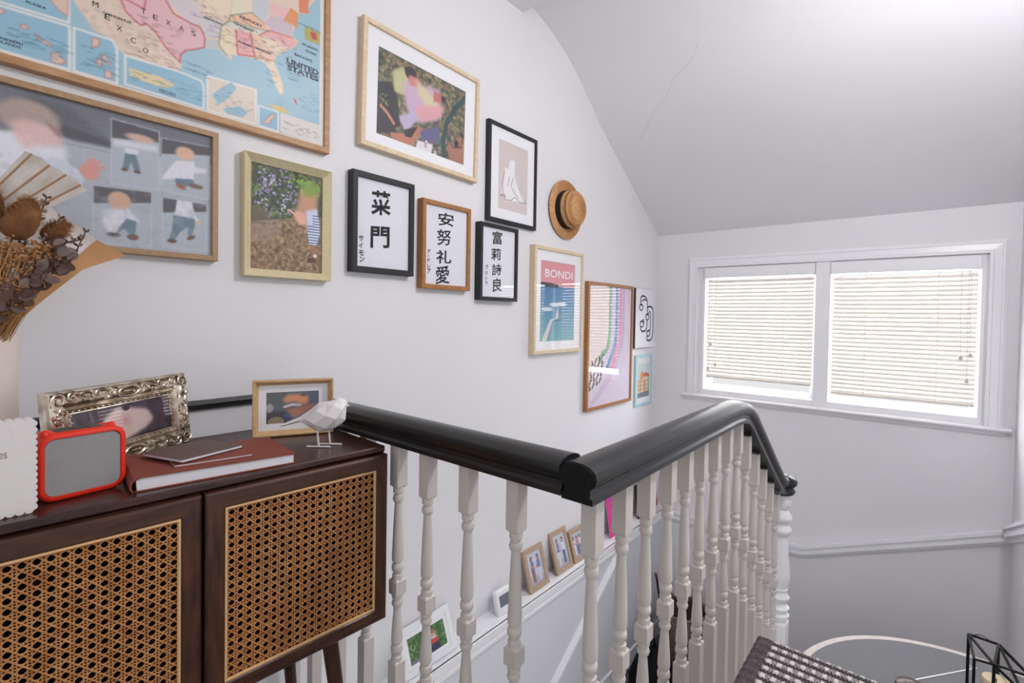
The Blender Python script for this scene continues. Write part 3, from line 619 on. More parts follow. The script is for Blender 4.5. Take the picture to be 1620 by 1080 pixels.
k.ell((0.2352, 0.248), .046, .036, (174, 152, 142), 1, .01); k.poly([(0.2079, 0.2318), (0.2296, 0.2437), (0.2753, 0.2369), (0.2872, 0.2164), (0.2832, 0.2019), (0.2295, 0.1822), (0.2132, 0.2044)], (226, 188, 184), .9, .006)
k.poly([(0.2578, 0.2499), (0.2793, 0.2367), (0.2852, 0.2158), (0.2675, 0.2332)], (140, 92, 84), .6, .004)
k.poly([(0.2369, 0.1919), (0.2912, 0.2041), (0.2953, 0.181), (0.2482, 0.169)], (228, 224, 232), .9, .005)
k.ell((0.3307, 0.161), .017, .018, (216, 148, 136), 1, .003)
hx, hz = (0.3307, 0.161)
for dx, dz in ((-.002, .024), (.008, .030), (.017, .026), (.025, .015)): k.line([(hx+dx*.4, hz+dz*.4), (hx+dx, hz+dz)], .006, (216, 146, 134))
def shot(pts, dark):
    k.poly(pts, (176, 182, 192)); k.poly(dark, (84, 80, 88)); k.line(pts+[pts[0]], .0018, (206, 208, 216), .8)
shot([(0.3676, 0.2885), (0.4583, 0.2856), (0.4577, 0.1456), (0.3677, 0.1427)], [(0.368, 0.2872), (0.4574, 0.2839), (0.4575, 0.2584), (0.368, 0.2448)])
shot([(0.4626, 0.2718), (0.5689, 0.2781), (0.5665, 0.1421), (0.4615, 0.1479)], [(0.4626, 0.2718), (0.5689, 0.2781), (0.569, 0.2572), (0.4626, 0.2342)])
shot([(0.336, 0.1318), (0.4439, 0.1383), (0.4441, 0.008), (0.336, 0.0065)], [(0.336, 0.1318), (0.4439, 0.1383), (0.4439, 0.1129), (0.336, 0.0929)])
shot([(0.4654, 0.1305), (0.5607, 0.1313), (0.5597, 0.0103), (0.4656, 0.0121)], [(0.4654, 0.1305), (0.5607, 0.1313), (0.5608, 0.112), (0.4655, 0.0941)])
SK, WH, JN, SH = (218, 178, 160), (220, 218, 228), (102, 124, 140), (92, 70, 64)
k.ell((0.4216, 0.2587), .028, .009, SK, .9, .004); k.poly([(0.3702, 0.244), (0.4562, 0.249), (0.4537, 0.2364), (0.3725, 0.2291)], (216, 216, 226), .9, .004)
k.poly([(0.392, 0.2287), (0.4192, 0.2302), (0.4144, 0.2172), (0.3943, 0.2149)], WH); k.poly([(0.3932, 0.2175), (0.4132, 0.2183), (0.4217, 0.1838), (0.4109, 0.1798), (0.4037, 0.1999), (0.399, 0.1814), (0.3885, 0.1818)], JN); k.ell((0.392, 0.1797), .006, .004, SH); k.ell((0.4157, 0.1795), .007, .004, SH)
k.ell((0.5127, 0.2473), .021, .016, (224, 178, 150), .95, .005); k.poly([(0.4926, 0.2251), (0.5334, 0.2322), (0.5307, 0.1874), (0.49, 0.1815), (0.4666, 0.1732), (0.464, 0.1787)], WH, 1, .002); k.poly([(0.5223, 0.22), (0.559, 0.2193), (0.559, 0.2097), (0.5279, 0.2025)], WH, .9); k.poly([(0.4927, 0.182), (0.5294, 0.1871), (0.5336, 0.1754), (0.5088, 0.1639), (0.4901, 0.1722)], JN); k.ell((0.5034, 0.1643), .011, .006, (150, 96, 74), 1, 0, -.4); k.ell((0.5364, 0.1712), .016, .006, (120, 92, 76))
k.ell((0.3828, 0.1073), .021, .020, (208, 166, 140), 1, .004); k.poly([(0.3546, 0.0808), (0.3909, 0.09), (0.3956, 0.0619), (0.3817, 0.0367), (0.3613, 0.031), (0.3524, 0.0551)], WH, 1, .003); k.poly([(0.3956, 0.0938), (0.4218, 0.0631), (0.4098, 0.0641), (0.3956, 0.0706)], WH); k.poly([(0.3956, 0.0677), (0.4146, 0.0649), (0.4122, 0.0351), (0.4003, 0.0335), (0.3909, 0.0438), (0.3771, 0.0303), (0.3817, 0.0453)], JN, 1, .001); k.ell((0.3726, 0.0282), .013, .005, (92, 78, 72)); k.ell((0.4074, 0.0272), .011, .007, (112, 80, 70))
k.poly([(0.4955, 0.1302), (0.5281, 0.1301), (0.5339, 0.09), (0.4903, 0.0922)], WH, 1, .002); k.poly([(0.5282, 0.1206), (0.5395, 0.0909), (0.5451, 0.0854), (0.5339, 0.0836)], WH); k.poly([(0.4876, 0.0918), (0.5339, 0.09), (0.5339, 0.071), (0.5284, 0.0448), (0.5174, 0.0465), (0.52, 0.0689), (0.501, 0.0505), (0.4904, 0.0305), (0.4799, 0.0322), (0.4851, 0.0575)], JN, 1, .001); k.ell((0.4851, 0.0282), .010, .005, SH); k.ell((0.5257, 0.0413), .010, .005, (104, 76, 66), 1, 0, .5); k.ell((0.5437, 0.082), .005, .005, SK)
k.speck([(0, 0), (p.w, 0), (p.w, p.h*.55), (0, p.h*.55)], [(164, 168, 178), (186, 190, 198), (150, 154, 164)], .012, 160, .22); k.soften(1).grain(3); p.done()

# ---- gold frame
gp = [(0, 0), (0, .029), (.0015, .030), (.022, .014), (.022, 0)]
p = hang('garden_photo', 'gold frame with a photo of a child beside a potted flower bush', 'gold', .022, GOLD, prof=gp, recess=.020, step=.0014, bg=(140, 112, 82))
k = p.ink; W_, H_ = p.w, p.h
full = [(0, 0), (W_, 0), (W_, H_), (0, H_)]
k.speck([(0, 0), (W_, 0), (W_, H_*.5), (0, H_*.5)], [(108, 82, 52), (164, 134, 100), (128, 100, 66), (182, 152, 118), (92, 72, 48)], .006, 700, .7)
k.poly([(0.0056, 0.2995), (0.2204, 0.2962), (0.2216, 0.1727), (0.1321, 0.1767), (0.086, 0.1417), (0.0033, 0.1253)], (66, 76, 52))
k.speck([(0.0056, 0.2995), (0.2204, 0.2962), (0.2214, 0.1921), (0.132, 0.1859), (0.1134, 0.1552), (0.0032, 0.1459)], [(58, 76, 40), (92, 118, 58), (44, 52, 40), (118, 140, 66)], .008, 320, .8)
k.speck([(0.1163, 0.2746), (0.2, 0.2744), (0.2065, 0.2375), (0.151, 0.2117)], [(128, 172, 60), (150, 190, 72)], .008, 60)
k.speck([(0.1697, 0.3017), (0.2204, 0.2942), (0.2207, 0.2596), (0.1799, 0.2701)], [(140, 108, 92), (112, 86, 76)], .006, 30)
k.speck([(0.024, 0.2851), (0.1032, 0.2934), (0.1317, 0.2228), (0.1171, 0.165), (0.0506, 0.145), (0.0112, 0.1819)], [(168, 148, 196), (206, 198, 226), (150, 128, 184), (52, 60, 54)], .0046, 260)
k.poly([(0.0016, 0.1302), (0.0914, 0.1498), (0.0809, 0.1085), (0.0632, 0.0847), (0.0036, 0.0736)], (156, 130, 110), 1, .002); k.line([(0.0016, 0.1267), (0.0594, 0.1304), (0.0933, 0.1465)], .006, (122, 98, 82)); k.speck([(0.0016, 0.125), (0.0915, 0.1444), (0.0773, 0.1009), (0.0036, 0.0736)], [(130, 106, 88), (178, 154, 134)], .008, 60, .4)
k.poly([(0.003, 0.1803), (0.0418, 0.17), (0.0593, 0.1464), (0.0049, 0.1324)], (116, 98, 78), .8, .003)
k.poly([(0.143, 0.2436), (0.1701, 0.2604), (0.1982, 0.2511), (0.1946, 0.197), (0.1868, 0.1671), (0.1361, 0.1496), (0.1246, 0.1662)], (206, 152, 122), .95, .006); k.poly([(0.1467, 0.2592), (0.1818, 0.2818), (0.2022, 0.2558), (0.1903, 0.2305), (0.1508, 0.2265)], (126, 158, 66), .9, .006)
k.poly([(0.1245, 0.1809), (0.1551, 0.1751), (0.1632, 0.1426), (0.14, 0.1391), (0.1247, 0.157)], (226, 172, 152), 1, .004); k.poly([(0.159, 0.1832), (0.1946, 0.197), (0.197, 0.1592), (0.1832, 0.1228), (0.1634, 0.1201)], (204, 208, 232), 1, .004)
k.line([(0.1322, 0.1638), (0.1133, 0.1753), (0.1059, 0.1777)], .006, (226, 172, 150))
k.poly([(0.1907, 0.1849), (0.2011, 0.1598), (0.2035, 0.1218), (0.1936, 0.0861), (0.1696, 0.087), (0.1634, 0.1201), (0.1831, 0.1342)], (214, 220, 234))
(xa, za), (xb, zb) = (0.1649, 0.173), (0.2038, 0.0911)
for i in range(11): k.line([(xa+(i < 4)*.016, za+(zb-za)*i/10), (xb, za+(zb-za)*i/10)], .0028, (56, 84, 140))
k.poly([(0.1736, 0.0837), (0.1916, 0.082), (0.192, 0.0476), (0.1799, 0.0502)], (164, 110, 92)); k.ell((0.178, 0.0386), .014, .007, (98, 44, 38)); k.poly([(0.1838, 0.0582), (0.1939, 0.0574), (0.194, 0.0478), (0.1819, 0.0485)], (220, 208, 204))
p.done()

# ---- calligraphy
KG = dict(recess=.010, step=.02, bg=(228, 227, 235))
def calligraphy(label, key, fm, kan, kana, bw):
    p = hang('calligraphy_frame', label, key, bw, fm, **KG); p.done(PAPER)
    for ch, r in kan: p.text(ch, r, INK, bold=.026 if ch in '菜門' else (.013 if ch in '努詩愛' else .018), rough=.007, name='brush_character')
    for ch, r in kana: p.text(ch, r, INK, bold=.03, rough=.006, name='brush_character')
    return p
calligraphy('black box frame with two large brushed characters beside the gold frame', 'kanji1', BLKW,
    (('菜', (0.0549, 0.1751, 0.1336, 0.2619)), ('門', (0.0539, 0.0648, 0.13, 0.1435))), (('サ', (0.01, 0.0821, 0.0284, 0.1022)), ('イ', (0.0103, 0.0593, 0.0264, 0.0788)), ('モ', (0.0105, 0.0361, 0.0302, 0.0544)), ('ン', (0.0138, 0.0147, 0.0328, 0.0333))), .0185)
calligraphy('warm oak box frame with four brushed characters in a column', 'kanji2', OAKD,
    (('安', (0.0644, 0.2236, 0.1445, 0.2756)), ('努', (0.0593, 0.1487, 0.131, 0.2111)), ('礼', (0.0576, 0.0809, 0.1339, 0.1331)), ('愛', (0.0555, 0.0024, 0.1272, 0.0762))), (('ア', (0.0137, 0.1136, 0.0303, 0.128)), ('ン', (0.0146, 0.0992, 0.026, 0.1096)), ('ド', (0.0149, 0.0807, 0.0278, 0.0957)), ('レ', (0.0158, 0.06, 0.0312, 0.0749)), ('ア', (0.0149, 0.0389, 0.0315, 0.0586))), .0165)
calligraphy('black box frame with four small brushed characters below the figure drawing', 'kanji3', BLKW,
    (('富', (0.0659, 0.2228, 0.128, 0.2818)), ('莉', (0.0596, 0.1569, 0.1213, 0.2093)), ('詩', (0.0651, 0.0921, 0.127, 0.1435)), ('良', (0.0705, 0.0214, 0.1329, 0.0826))), (('プ', (0.0225, 0.115, 0.0423, 0.1343)), ('リ', (0.0239, 0.0909, 0.0381, 0.1082)), ('シ', (0.0244, 0.0699, 0.0394, 0.086)), ('ラ', (0.0248, 0.0487, 0.0391, 0.0663))), .0150)

# ---- couple photo
X0, X1, Z0, Z1, d = FR['couple']
p = hang('couple_photo', 'pale wood frame with a wide mount round a blurred couple with a bicycle', 'couple', .0165, PINE, recess=.012, step=.0021, bg=(96, 96, 78), mount=(0.0635, 0.0548, 0.4041, 0.2889))
p.root.rotation_euler = (0, R(1.1), 0)
k = p.ink; W_, H_ = p.w, p.h
k.speck([(0, 0), (W_, 0), (W_, H_), (0, H_)], [(132, 124, 92), (62, 68, 56), (168, 154, 122), (84, 92, 66), (150, 112, 90)], .011, 900, .85)
k.poly([(-0.003, 0.1699), (0.052, 0.1903), (0.0784, 0.1656), (0.096, 0.0544), (0.014, 0.0044), (-0.0014, 0.0458)], (44, 42, 48), 1, .002); k.poly([(-0.0019, 0.0872), (0.0536, 0.0715), (0.0858, 0.021), (-0.0009, 0.0042)], (52, 46, 52)); k.speck([(0.0073, 0.1362), (0.0424, 0.1443), (0.048, 0.1038), (0.0179, 0.0854)], [(164, 172, 96), (120, 130, 70)], .006, 20)
k.poly([(0.0566, 0.2304), (0.0983, 0.2639), (0.1313, 0.2417), (0.1159, 0.1702), (0.0679, 0.1619)], (206, 204, 150), .9, .006); k.ell((0.1367, 0.2526), .026, .024, (54, 46, 54), 1, .004)
k.poly([(0.0992, 0.2034), (0.148, 0.2437), (0.1824, 0.2296), (0.2722, 0.2485), (0.2799, 0.1667), (0.2619, 0.1281), (0.1731, 0.0913), (0.1277, 0.1126)], (208, 176, 202), .95, .007); k.poly([(0.1257, 0.244), (0.1706, 0.2477), (0.1654, 0.2145), (0.1318, 0.2111)], (214, 130, 122), .95, .004)
k.poly([(0.1593, 0.2435), (0.2058, 0.2246), (0.2607, 0.1978), (0.2799, 0.1667), (0.2069, 0.1611), (0.1715, 0.1897)], (216, 208, 160), .8, .008); k.poly([(0.1552, 0.1439), (0.292, 0.1943), (0.2865, 0.15), (0.1846, 0.0949)], (222, 160, 164), .9, .006)
k.poly([(0.2417, 0.2329), (0.2914, 0.2319), (0.2856, 0.2016), (0.2424, 0.1915)], (190, 110, 98), .9, .004); k.ell((0.2916, 0.2178), .012, .012, (50, 38, 42), 1, .003)
k.poly([(0.0901, 0.0874), (0.1555, 0.1261), (0.173, 0.1003), (0.1179, 0.0391)], (190, 176, 204), 1, .003); k.line([(0.0152, 0.0971), (0.0432, 0.081), (0.0695, 0.055)], .011, (206, 134, 118)); k.poly([(0.0543, 0.0204), (0.1179, 0.0347), (0.1732, 0.0824), (0.1965, 0.0758), (0.1462, -0.0016), (0.065, 0.0021)], (186, 118, 96), 1, .002)
k.poly([(0.1123, 0.0462), (0.1733, 0.0779), (0.1457, 0.0294), (0.1181, 0.0259)], (46, 40, 42)); k.poly([(0.185, 0.0678), (0.2747, 0.1086), (0.2758, 0.0478), (0.1974, 0.026)], (96, 96, 138), 1, .003); k.poly([(0.1741, 0.0285), (0.2451, 0.0346), (0.2396, 0.0006), (0.1632, -0.006)], (228, 220, 226)); k.speck([(0.1569, 0.0371), (0.2756, 0.0571), (0.2767, -0.0038), (0.1748, -0.0119)], [(206, 190, 200), (140, 70, 80), (232, 228, 234)], .007, 30)
k.line([(0.4172, 0.2761), (0.3569, 0.2112), (0.3123, 0.1391), (0.2944, 0.0672), (0.3023, -0.0163)], .020, (48, 76, 80)); k.poly([(0.3139, 0.0488), (0.3994, 0.1266), (0.409, -0.0047), (0.3279, -0.0003)], (176, 118, 98), .9, .003); k.ell((0.3629, 0.072), .012, .014, (44, 40, 46)); k.ell((0.3893, 0.1138), .009, .010, (50, 46, 50))
k.soften(1); k.line([(0.3198, 0.084), (0.3466, 0.0529), (0.3869, 0.0639), (0.3997, 0.1119)], .004, (50, 60, 60))
p.done()

# ---- figure drawing
p = hang('figure_drawing', 'thin black frame with a line drawing of a seated white figure on pink', 'figure', .0165, BLKW, recess=.008, step=.0022, bg=(214, 200, 198), mount=(0.0689, 0.0618, 0.2007, 0.294))
k = p.ink
k.poly([(0.044, 0.1843), (0.0653, 0.1785), (0.073, 0.2135), (0.0899, 0.2288), (0.112, 0.2231), (0.1088, 0.1776), (0.1273, 0.1481), (0.1463, 0.1069), (0.184, 0.0686), (0.1753, 0.0497), (0.1033, 0.0476), (0.0519, 0.0379), (0.0385, 0.0682), (0.022, 0.0595), (0.0369, 0.1335)], (236, 234, 236), 1, .001)
for pts in ([(0.0402, 0.167), (0.0291, 0.11), (0.0343, 0.0674), (0.0139, 0.0552)], [(0.109, 0.1664), (0.1371, 0.1163), (0.1701, 0.0717), (0.1937, 0.0531)], [(0.1007, 0.1478), (0.0843, 0.1108), (0.1112, 0.0828), (0.1384, 0.0656)], [(0.0385, 0.0682), (0.0517, 0.0434), (0.0859, 0.0471), (0.1117, 0.0661), (0.1478, 0.0503), (0.1891, 0.0523)], [(0.0747, 0.1475), (0.0629, 0.1062)], [(0.0139, 0.0552), (0.0513, 0.0598)]): k.line(pts, .0028, (122, 106, 110), .9)
p.done()

# ---- BONDI poster
p = hang('beach_poster', 'pale birch frame with a mounted BONDI beach travel poster', 'bondi', .0165, PINE, recess=.010, step=.0026, bg=(96, 160, 176), mount=(0.0579, 0.0601, 0.2968, 0.3893))
k = p.ink; W_, H_ = p.w, p.h
for i in range(12): k.poly([(0, H_*.70*(i/12)), (W_, H_*.70*(i/12)), (W_, H_*.72), (0, H_*.72)], tuple(np.array((112, 172, 180))*(1-i/12)+np.array((62, 116, 168))*(i/12)))
k.poly([(0, H_*.70), (W_, H_*.69), (W_, H_), (0, H_)], (222, 150, 158)); k.poly([(0, H_*.675), (W_*.5, H_*.675), (W_*.5, H_*.715), (W_*.3, H_*.73), (0, H_*.735)], (52, 62, 70), 1, .002)
k.poly([(W_*.05, 0), (W_*.2, 0), (W_*.36, H_*.26), (W_*.52, H_*.29), (W_*.5, H_*.45), (W_*.42, H_*.28), (W_*.28, H_*.27)], (218, 212, 214)); k.line([(W_*.2, 0), (W_*.36, H_*.25), (W_*.6, H_*.27)], .004, (72, 96, 120))
for c in ((.4, .46), (.6, .47), (.2, .40)): k.ell((W_*c[0], H_*c[1]), .045, .010, (226, 232, 234), .9, .004)
p.done(); p.text('BONDI', (W_*.12, H_*.80, W_*.93, H_*.90), WHITEINK, bold=.01)

# ---- rainbow print
p = hang('rainbow_print', 'tall warm wood frame with a lilac print of curved coloured stripes', 'orange', .0175, OAKD, recess=.008, step=.003, bg=(220, 208, 224))
k = p.ink; W_, H_ = p.w, p.h
k.poly([(0, H_*.12), (W_*.42, H_*.30), (W_*.5, H_), (0, H_)], (232, 216, 216)); k.poly([(0, 0), (W_*.5, H_*.28), (W_*.55, H_*.2), (W_*.1, 0)], (206, 176, 206), .6)
for x, c, zb in ((.48, (120, 178, 138), .38), (.56, (214, 196, 222), .34), (.64, (98, 148, 206), .30), (.72, (228, 150, 160), .28), (.80, (208, 178, 216), .27)):
    pts = [(W_*x, H_*1.01), (W_*x, H_*.62), (W_*(x-.02), H_*.52), (W_*(x-.08), H_*.44), (W_*(x-.16), H_*(zb+.06)), (W_*(x-.22), H_*zb)]
    k.line(curve_(pts), .034, c)
for i in range(24): k.line([(W_*.44, H_*(.40+i*.025)), (W_*.80, H_*(.41+i*.025))], .004, (232, 220, 228), .5)
rq = random.Random(5)
for row in range(5):
    for c in range(4):
        x, z = W_*(.03+c*.075+row*.012), H_*(.14+row*.05-c*.012+c*.03); k.line([(x, z), (x+.012, z+.020), (x+.022, z+.024)] if (row+c) % 2 else [(x+.004, z+.022), (x+.018, z+.008), (x+.006, z+.002)], .011, (44, 44, 50))
p.done()

# ---- white canvas with line art
p = Pic(); X0, X1, Z0, Z1, d = FR['canvas']; p.root = thing('line_art_canvas', 'small white canvas with looping black line art of lamps', 'picture', ((X0+X1)/2, YG-.0005, Z0), group=WG)
w, h = X1-X0, Z1-Z0
MB().cbox(-w/2, w/2, -.014, 0, 0, h, .001).build('canvas_body', mat('black canvas edge', (52, 52, 56), .7), p.root)
k = Ink(w-.002, h-.002, .0022, (228, 227, 232))
for pts_, wd in (([(.26, .72), (.22, .80), (.28, .88), (.50, .86), (.60, .78), (.60, .36), (.52, .28), (.34, .27), (.24, .32), (.28, .42), (.36, .40)], .011), ([(.52, .80), (.42, .82), (.30, .78)], .009), ([(.60, .62), (.60, .70), (.84, .70), (.92, .62), (.92, .22), (.84, .12), (.62, .11), (.58, .18), (.66, .28)], .011), ([(.62, .54), (.70, .62), (.78, .60), (.78, .30), (.72, .28)], .009), ([(.36, .46), (.42, .48), (.42, .40)], .009)):
    k.line(curve_([(w*a_, h*b_) for a_, b_ in pts_]), wd, (24, 24, 28))
for c in ((.27, .68), (.32, .40), (.60, .52), (.67, .24)):
    k.ell((w*c[0], h*c[1]), .030, .024, (24, 24, 28)); k.ell((w*c[0], h*c[1]-.002), .020, .014, (220, 220, 226))
k.sheet('print', p.root, -w/2+.001, .001, -.0152, PRINT)

# ---- blue frame
p = hang('townhouse_print', 'pale blue frame with a small print of coloured townhouses', 'blue', .019, BLUEF, recess=.004, step=.0026, bg=(224, 226, 226))
k = p.ink; W_, H_ = p.w, p.h
k.poly([(W_*.10, H_*.12), (W_*.92, H_*.12), (W_*.92, H_*.86), (W_*.10, H_*.86)], (196, 210, 214)); cols = [(226, 196, 130), (222, 170, 150), (236, 214, 150), (206, 140, 120), (230, 206, 170), (190, 196, 170)]
for i in range(6):
    a = W_*(.10+i*.137); k.poly([(a, H_*.14), (a+W_*.137, H_*.14), (a+W_*.137, H_*(.50+.05*(i % 3))), (a, H_*(.50+.05*(i % 3)))], cols[i])
    for r_ in range(3): k.poly([(a+W_*.04, H_*(.27+r_*.09)), (a+W_*.10, H_*(.27+r_*.09)), (a+W_*.10, H_*(.32+r_*.09)), (a+W_*.04, H_*(.32+r_*.09))], (120, 110, 110), .8)
k.ell((W_*.40, H_*.60), .028, .026, (232, 150, 60)); k.poly([(W_*.45, H_*.58), (W_*.6, H_*.67), (W_*.9, H_*.62), (W_*.92, H_*.56)], (206, 92, 60)); k.poly([(W_*.10, H_*.12), (W_*.92, H_*.12), (W_*.92, H_*.25), (W_*.10, H_*.22)], (116, 122, 130))
p.done()

# ================================================================== straw hat
hat = thing('straw_hat', 'round straw boater hat with a black ribbon hung on the wall', 'hat', (2.106, YG-.004, 1.702))
STRAW = mat('straw braid', (214, 168, 122), .75, .2, rgb2=(196, 146, 98), nscale=70, bump=.2, bscale=200)
def braid_rings(m):      # sewn straw braid shows as fine darker rings about the crown's axis
    nt = m.node_tree; N = nt.nodes; wv = N.new('ShaderNodeTexWave'); wv.wave_type = 'RINGS'; wv.rings_direction = 'Y'; wv.inputs['Scale'].default_value = 42; wv.inputs['Distortion'].default_value = .6
    tc = N.new('ShaderNodeTexCoord'); nt.links.new(tc.outputs['Object'], wv.inputs['Vector']); b = N['Principled BSDF']; src = b.inputs['Base Color'].links[0].from_socket
    mx = N.new('ShaderNodeMixRGB'); mx.blend_type = 'MULTIPLY'; cr = N.new('ShaderNodeValToRGB'); cr.color_ramp.elements[0].color = (.52, .42, .33, 1); cr.color_ramp.elements[0].position = .1; cr.color_ramp.elements[1].position = .5
    nt.links.new(wv.outputs['Color'], cr.inputs[0]); mx.inputs[0].default_value = 1; nt.links.new(src, mx.inputs[1]); nt.links.new(cr.outputs[0], mx.inputs[2]); nt.links.new(mx.outputs[0], b.inputs['Base Color'])
braid_rings(STRAW)
def ribbed(prof, n=40):   # fine concentric braid ridges along the profile
    out = []
    for (r0, h0), (r1, h1) in zip(prof[:-1], prof[1:]):
        L = math.hypot(r1-r0, h1-h0); m = max(1, int(L/.0036)); nx, ny = -(h1-h0)/L, (r1-r0)/L
        for i in range(m):
            t = i/m; b = .0011*(1 if i % 2 else -1); out.append((max(.0005, r0+(r1-r0)*t-nx*b), h0+(h1-h0)*t-ny*b))
    return out+[prof[-1]]
MB().lathe([(.090, .004)]+ribbed([(.092, .001), (.147, .006)])+[(.1485, .0075)]+ribbed([(.147, .0095), (.092, .0045)])+[(.090, .006)], 48, (0, 0), 'y').build('brim', STRAW, hat, smooth=60)
MB().lathe(ribbed([(.094, .004), (.093, .040), (.091, .060), (.083, .075), (.066, .083), (.035, .087), (.001, .088)]), 48, (0, 0), 'y').build('crown', STRAW, hat, smooth=60)
MB().lathe([(.0935, .006), (.0962, .006), (.0955, .034), (.0928, .034)], 48, (0, 0), 'y').build('ribbon', mat('black ribbon', (26, 24, 28), .6), hat, smooth=40)

# ================================================================== things on the cabinet
def standing(name, label, base, yaw, lean, w, h, depth, bw, fm, **k):
    return picture(name, label, base, w, h, depth, bw, fm, rot=(R(lean), 0, R(yaw)), **k)
# ornate silver frame
sp_ = [(0, 0), (0, .012), (.002, .016), (.005, .017), (.007, .014), (.012, .016), (.022, .018), (.028, .014), (.031, .010), (.034, .0125), (.038, .0115), (.040, .008), (.042, .008), (.042, 0)]
p = standing('ornate_frame', 'ornate silver scrollwork frame with a dark portrait behind the red box', (.243, 1.146, ZT), 35, -7, .294, .150, .018, .042, SILVER, prof=sp_, recess=.012, step=.0014, bg=(62, 46, 62), cat='photo frame')
k = p.ink; W_, H_ = p.w, p.h
k.speck([(0, 0), (W_, 0), (W_, H_), (0, H_)], [(54, 40, 54), (72, 56, 72), (48, 38, 48)], .012, 60, .5)
k.poly([(W_*.26, H_*.35), (W_*.30, H_*.70), (W_*.42, H_*.92), (W_*.56, H_*.86), (W_*.74, H_*.72), (W_*.80, H_*.40), (W_*.70, H_*.18), (W_*.50, 0), (W_*.34, 0)], (208, 184, 178), 1, .003)
k.poly([(W_*.40, H_*.62), (W_*.55, H_*.66), (W_*.56, H_*.36), (W_*.42, H_*.40)], (188, 140, 134), .8, .006); k.ell((W_*.52, H_*.86), .008, .005, (60, 44, 52)); k.poly([(W_*.45, 0), (W_*.9, 0), (W_*.9, H_*.1), (W_*.6, H_*.06)], (36, 30, 38))
for i in range(6): k.line([(W_*.55, H_*(.3+i*.07)), (W_*.78, H_*(.28+i*.07))], .0016, (190, 166, 162), .6)
p.done(); root = p.root; w, h = .294, .150
def scroll(m, cx, cz, r, turns, a0, sgn, tr=.0026, y=-.0175):
    pts = []; n = int(turns*14)
    for i in range(n+1):
        t = i/n; a = a0+sgn*turns*2*math.pi*t; q = r*(1-.82*t); pts.append((cx+q*math.cos(a), y-.0015*t, cz+q*math.sin(a)))
    m.tube(pts, [tr*(1-.35*i/n) for i in range(n+1)], 6)
def leaf3(m, x0, z0, x1, z1, wd, y=-.0165, bulge=.004):
    dx, dz = x1-x0, z1-z0; L = math.hypot(dx, dz); nx, nz = -dz/L, dx/L; rings = []
    for i in range(7):
        t = i/6; q = wd*math.sin(math.pi*min(.999, max(.04, t)))**.8; bx, bz = x0+dx*t+nx*.18*L*math.sin(math.pi*t)*.4, z0+dz*t+nz*.18*L*math.sin(math.pi*t)*.4
        rings.append([(bx+nx*q, y, bz+nz*q), (bx+nx*q*.3, y-bulge*math.sin(math.pi*(.1+.8*t)), bz+nz*q*.3), (bx-nx*q*.3, y-bulge*.7*math.sin(math.pi*(.1+.8*t)), bz-nz*q*.3), (bx-nx*q, y, bz-nz*q), (bx, y+.002, bz)])
    m.loft(rings)
for sx in (-1, 1):
    for sz in (-1, 1):
        m = MB(); cx, cz = sx*(w/2-.020), h/2+sz*(h/2-.020)
        scroll(m, cx+sx*.003, cz+sz*.003, .0125, 1.3, 0 if sx > 0 else math.pi, sz*sx); scroll(m, cx-sx*.020, cz+sz*.006, .0085, 1.2, math.pi/2*sz, -sz*sx, .0021); scroll(m, cx+sx*.006, cz-sz*.019, .0085, 1.2, 0 if sx > 0 else math.pi, -sz*sx, .0021)
        for (a, b, c, d) in ((.012, .012, .016, -.006), (.012, .012, -.006, .016), (-.006, -.002, -.020, -.008), (0, -.006, -.006, -.022), (-.026, .010, -.044, .003), (.010, -.026, .004, -.042), (-.010, .014, -.028, .015), (.014, -.010, .015, -.028)):
            leaf3(m, cx+sx*a, cz+sz*b, cx+sx*c, cz+sz*d, .0042)
        m.build('corner_scroll', SILVER, root, smooth=50)
for x, z, lx in ((0, h-.019, .030), (0, .019, .030)):
    m = MB(); m.tube([(x+.021*math.cos(a), -.019, z+.009*math.sin(a)) for a in [2*math.pi*i/20 for i in range(21)]], .0022, 6)
    for a in range(5): leaf3(m, x+(a-2)*.004, z-.004, x+(a-2)*.006, z+.006, .0022, -.0185)
    for s in (-1, 1):
        leaf3(m, x+s*.024, z, x+s*.046, z+.004, .0042); leaf3(m, x+s*.046, z+.003, x+s*.070, z-.002, .0036); scroll(m, x+s*.034, z+.004, .0065, 1.1, 0, s, .0018)
    m.build('centre_crest', SILVER, root, smooth=50)
for s in (-1, 1):
    m = MB(); x = s*(w/2-.019)
    for a in (-1, 1): leaf3(m, x, h/2+a*.004, x+s*.004, h/2+a*.024, .0045); scroll(m, x+s*.004, h/2+a*.011, .0062, 1.1, 0, a*s, .0018)
    m.build('side_crest', SILVER, root, smooth=50)
rs = random.Random(4)
for k_, (ax_, x0, x1, cz) in enumerate((('x', -.105, -.030, h-.017), ('x', .030, .105, h-.017), ('x', -.105, -.030, .017), ('x', .030, .105, .017), ('z', .036, h-.036, -w/2+.017), ('z', .036, h-.036, w/2-.017))):
    m = MB(); n_ = int((x1-x0)/.0135)
    for i in range(n_+1):
        t = x0+(x1-x0)*i/n_
        sg = 1 if i % 2 else -1; P0 = lambda a, b: (t+a, cz+b) if ax_ == 'x' else (cz+b, t+a)
        scroll(m, *P0(0, sg*.0035), .0056, 1.1, rs.uniform(0, 6), sg, .0019, -.0165)
        leaf3(m, *P0(-.006, -sg*.009), *P0(.007, -sg*.002), .0036, -.0150); leaf3(m, *P0(.002, sg*.010), *P0(.012, sg*.005), .0030, -.0150)
    m.build('border_scroll', SILVER, root, smooth=50)
bd_ = MB()
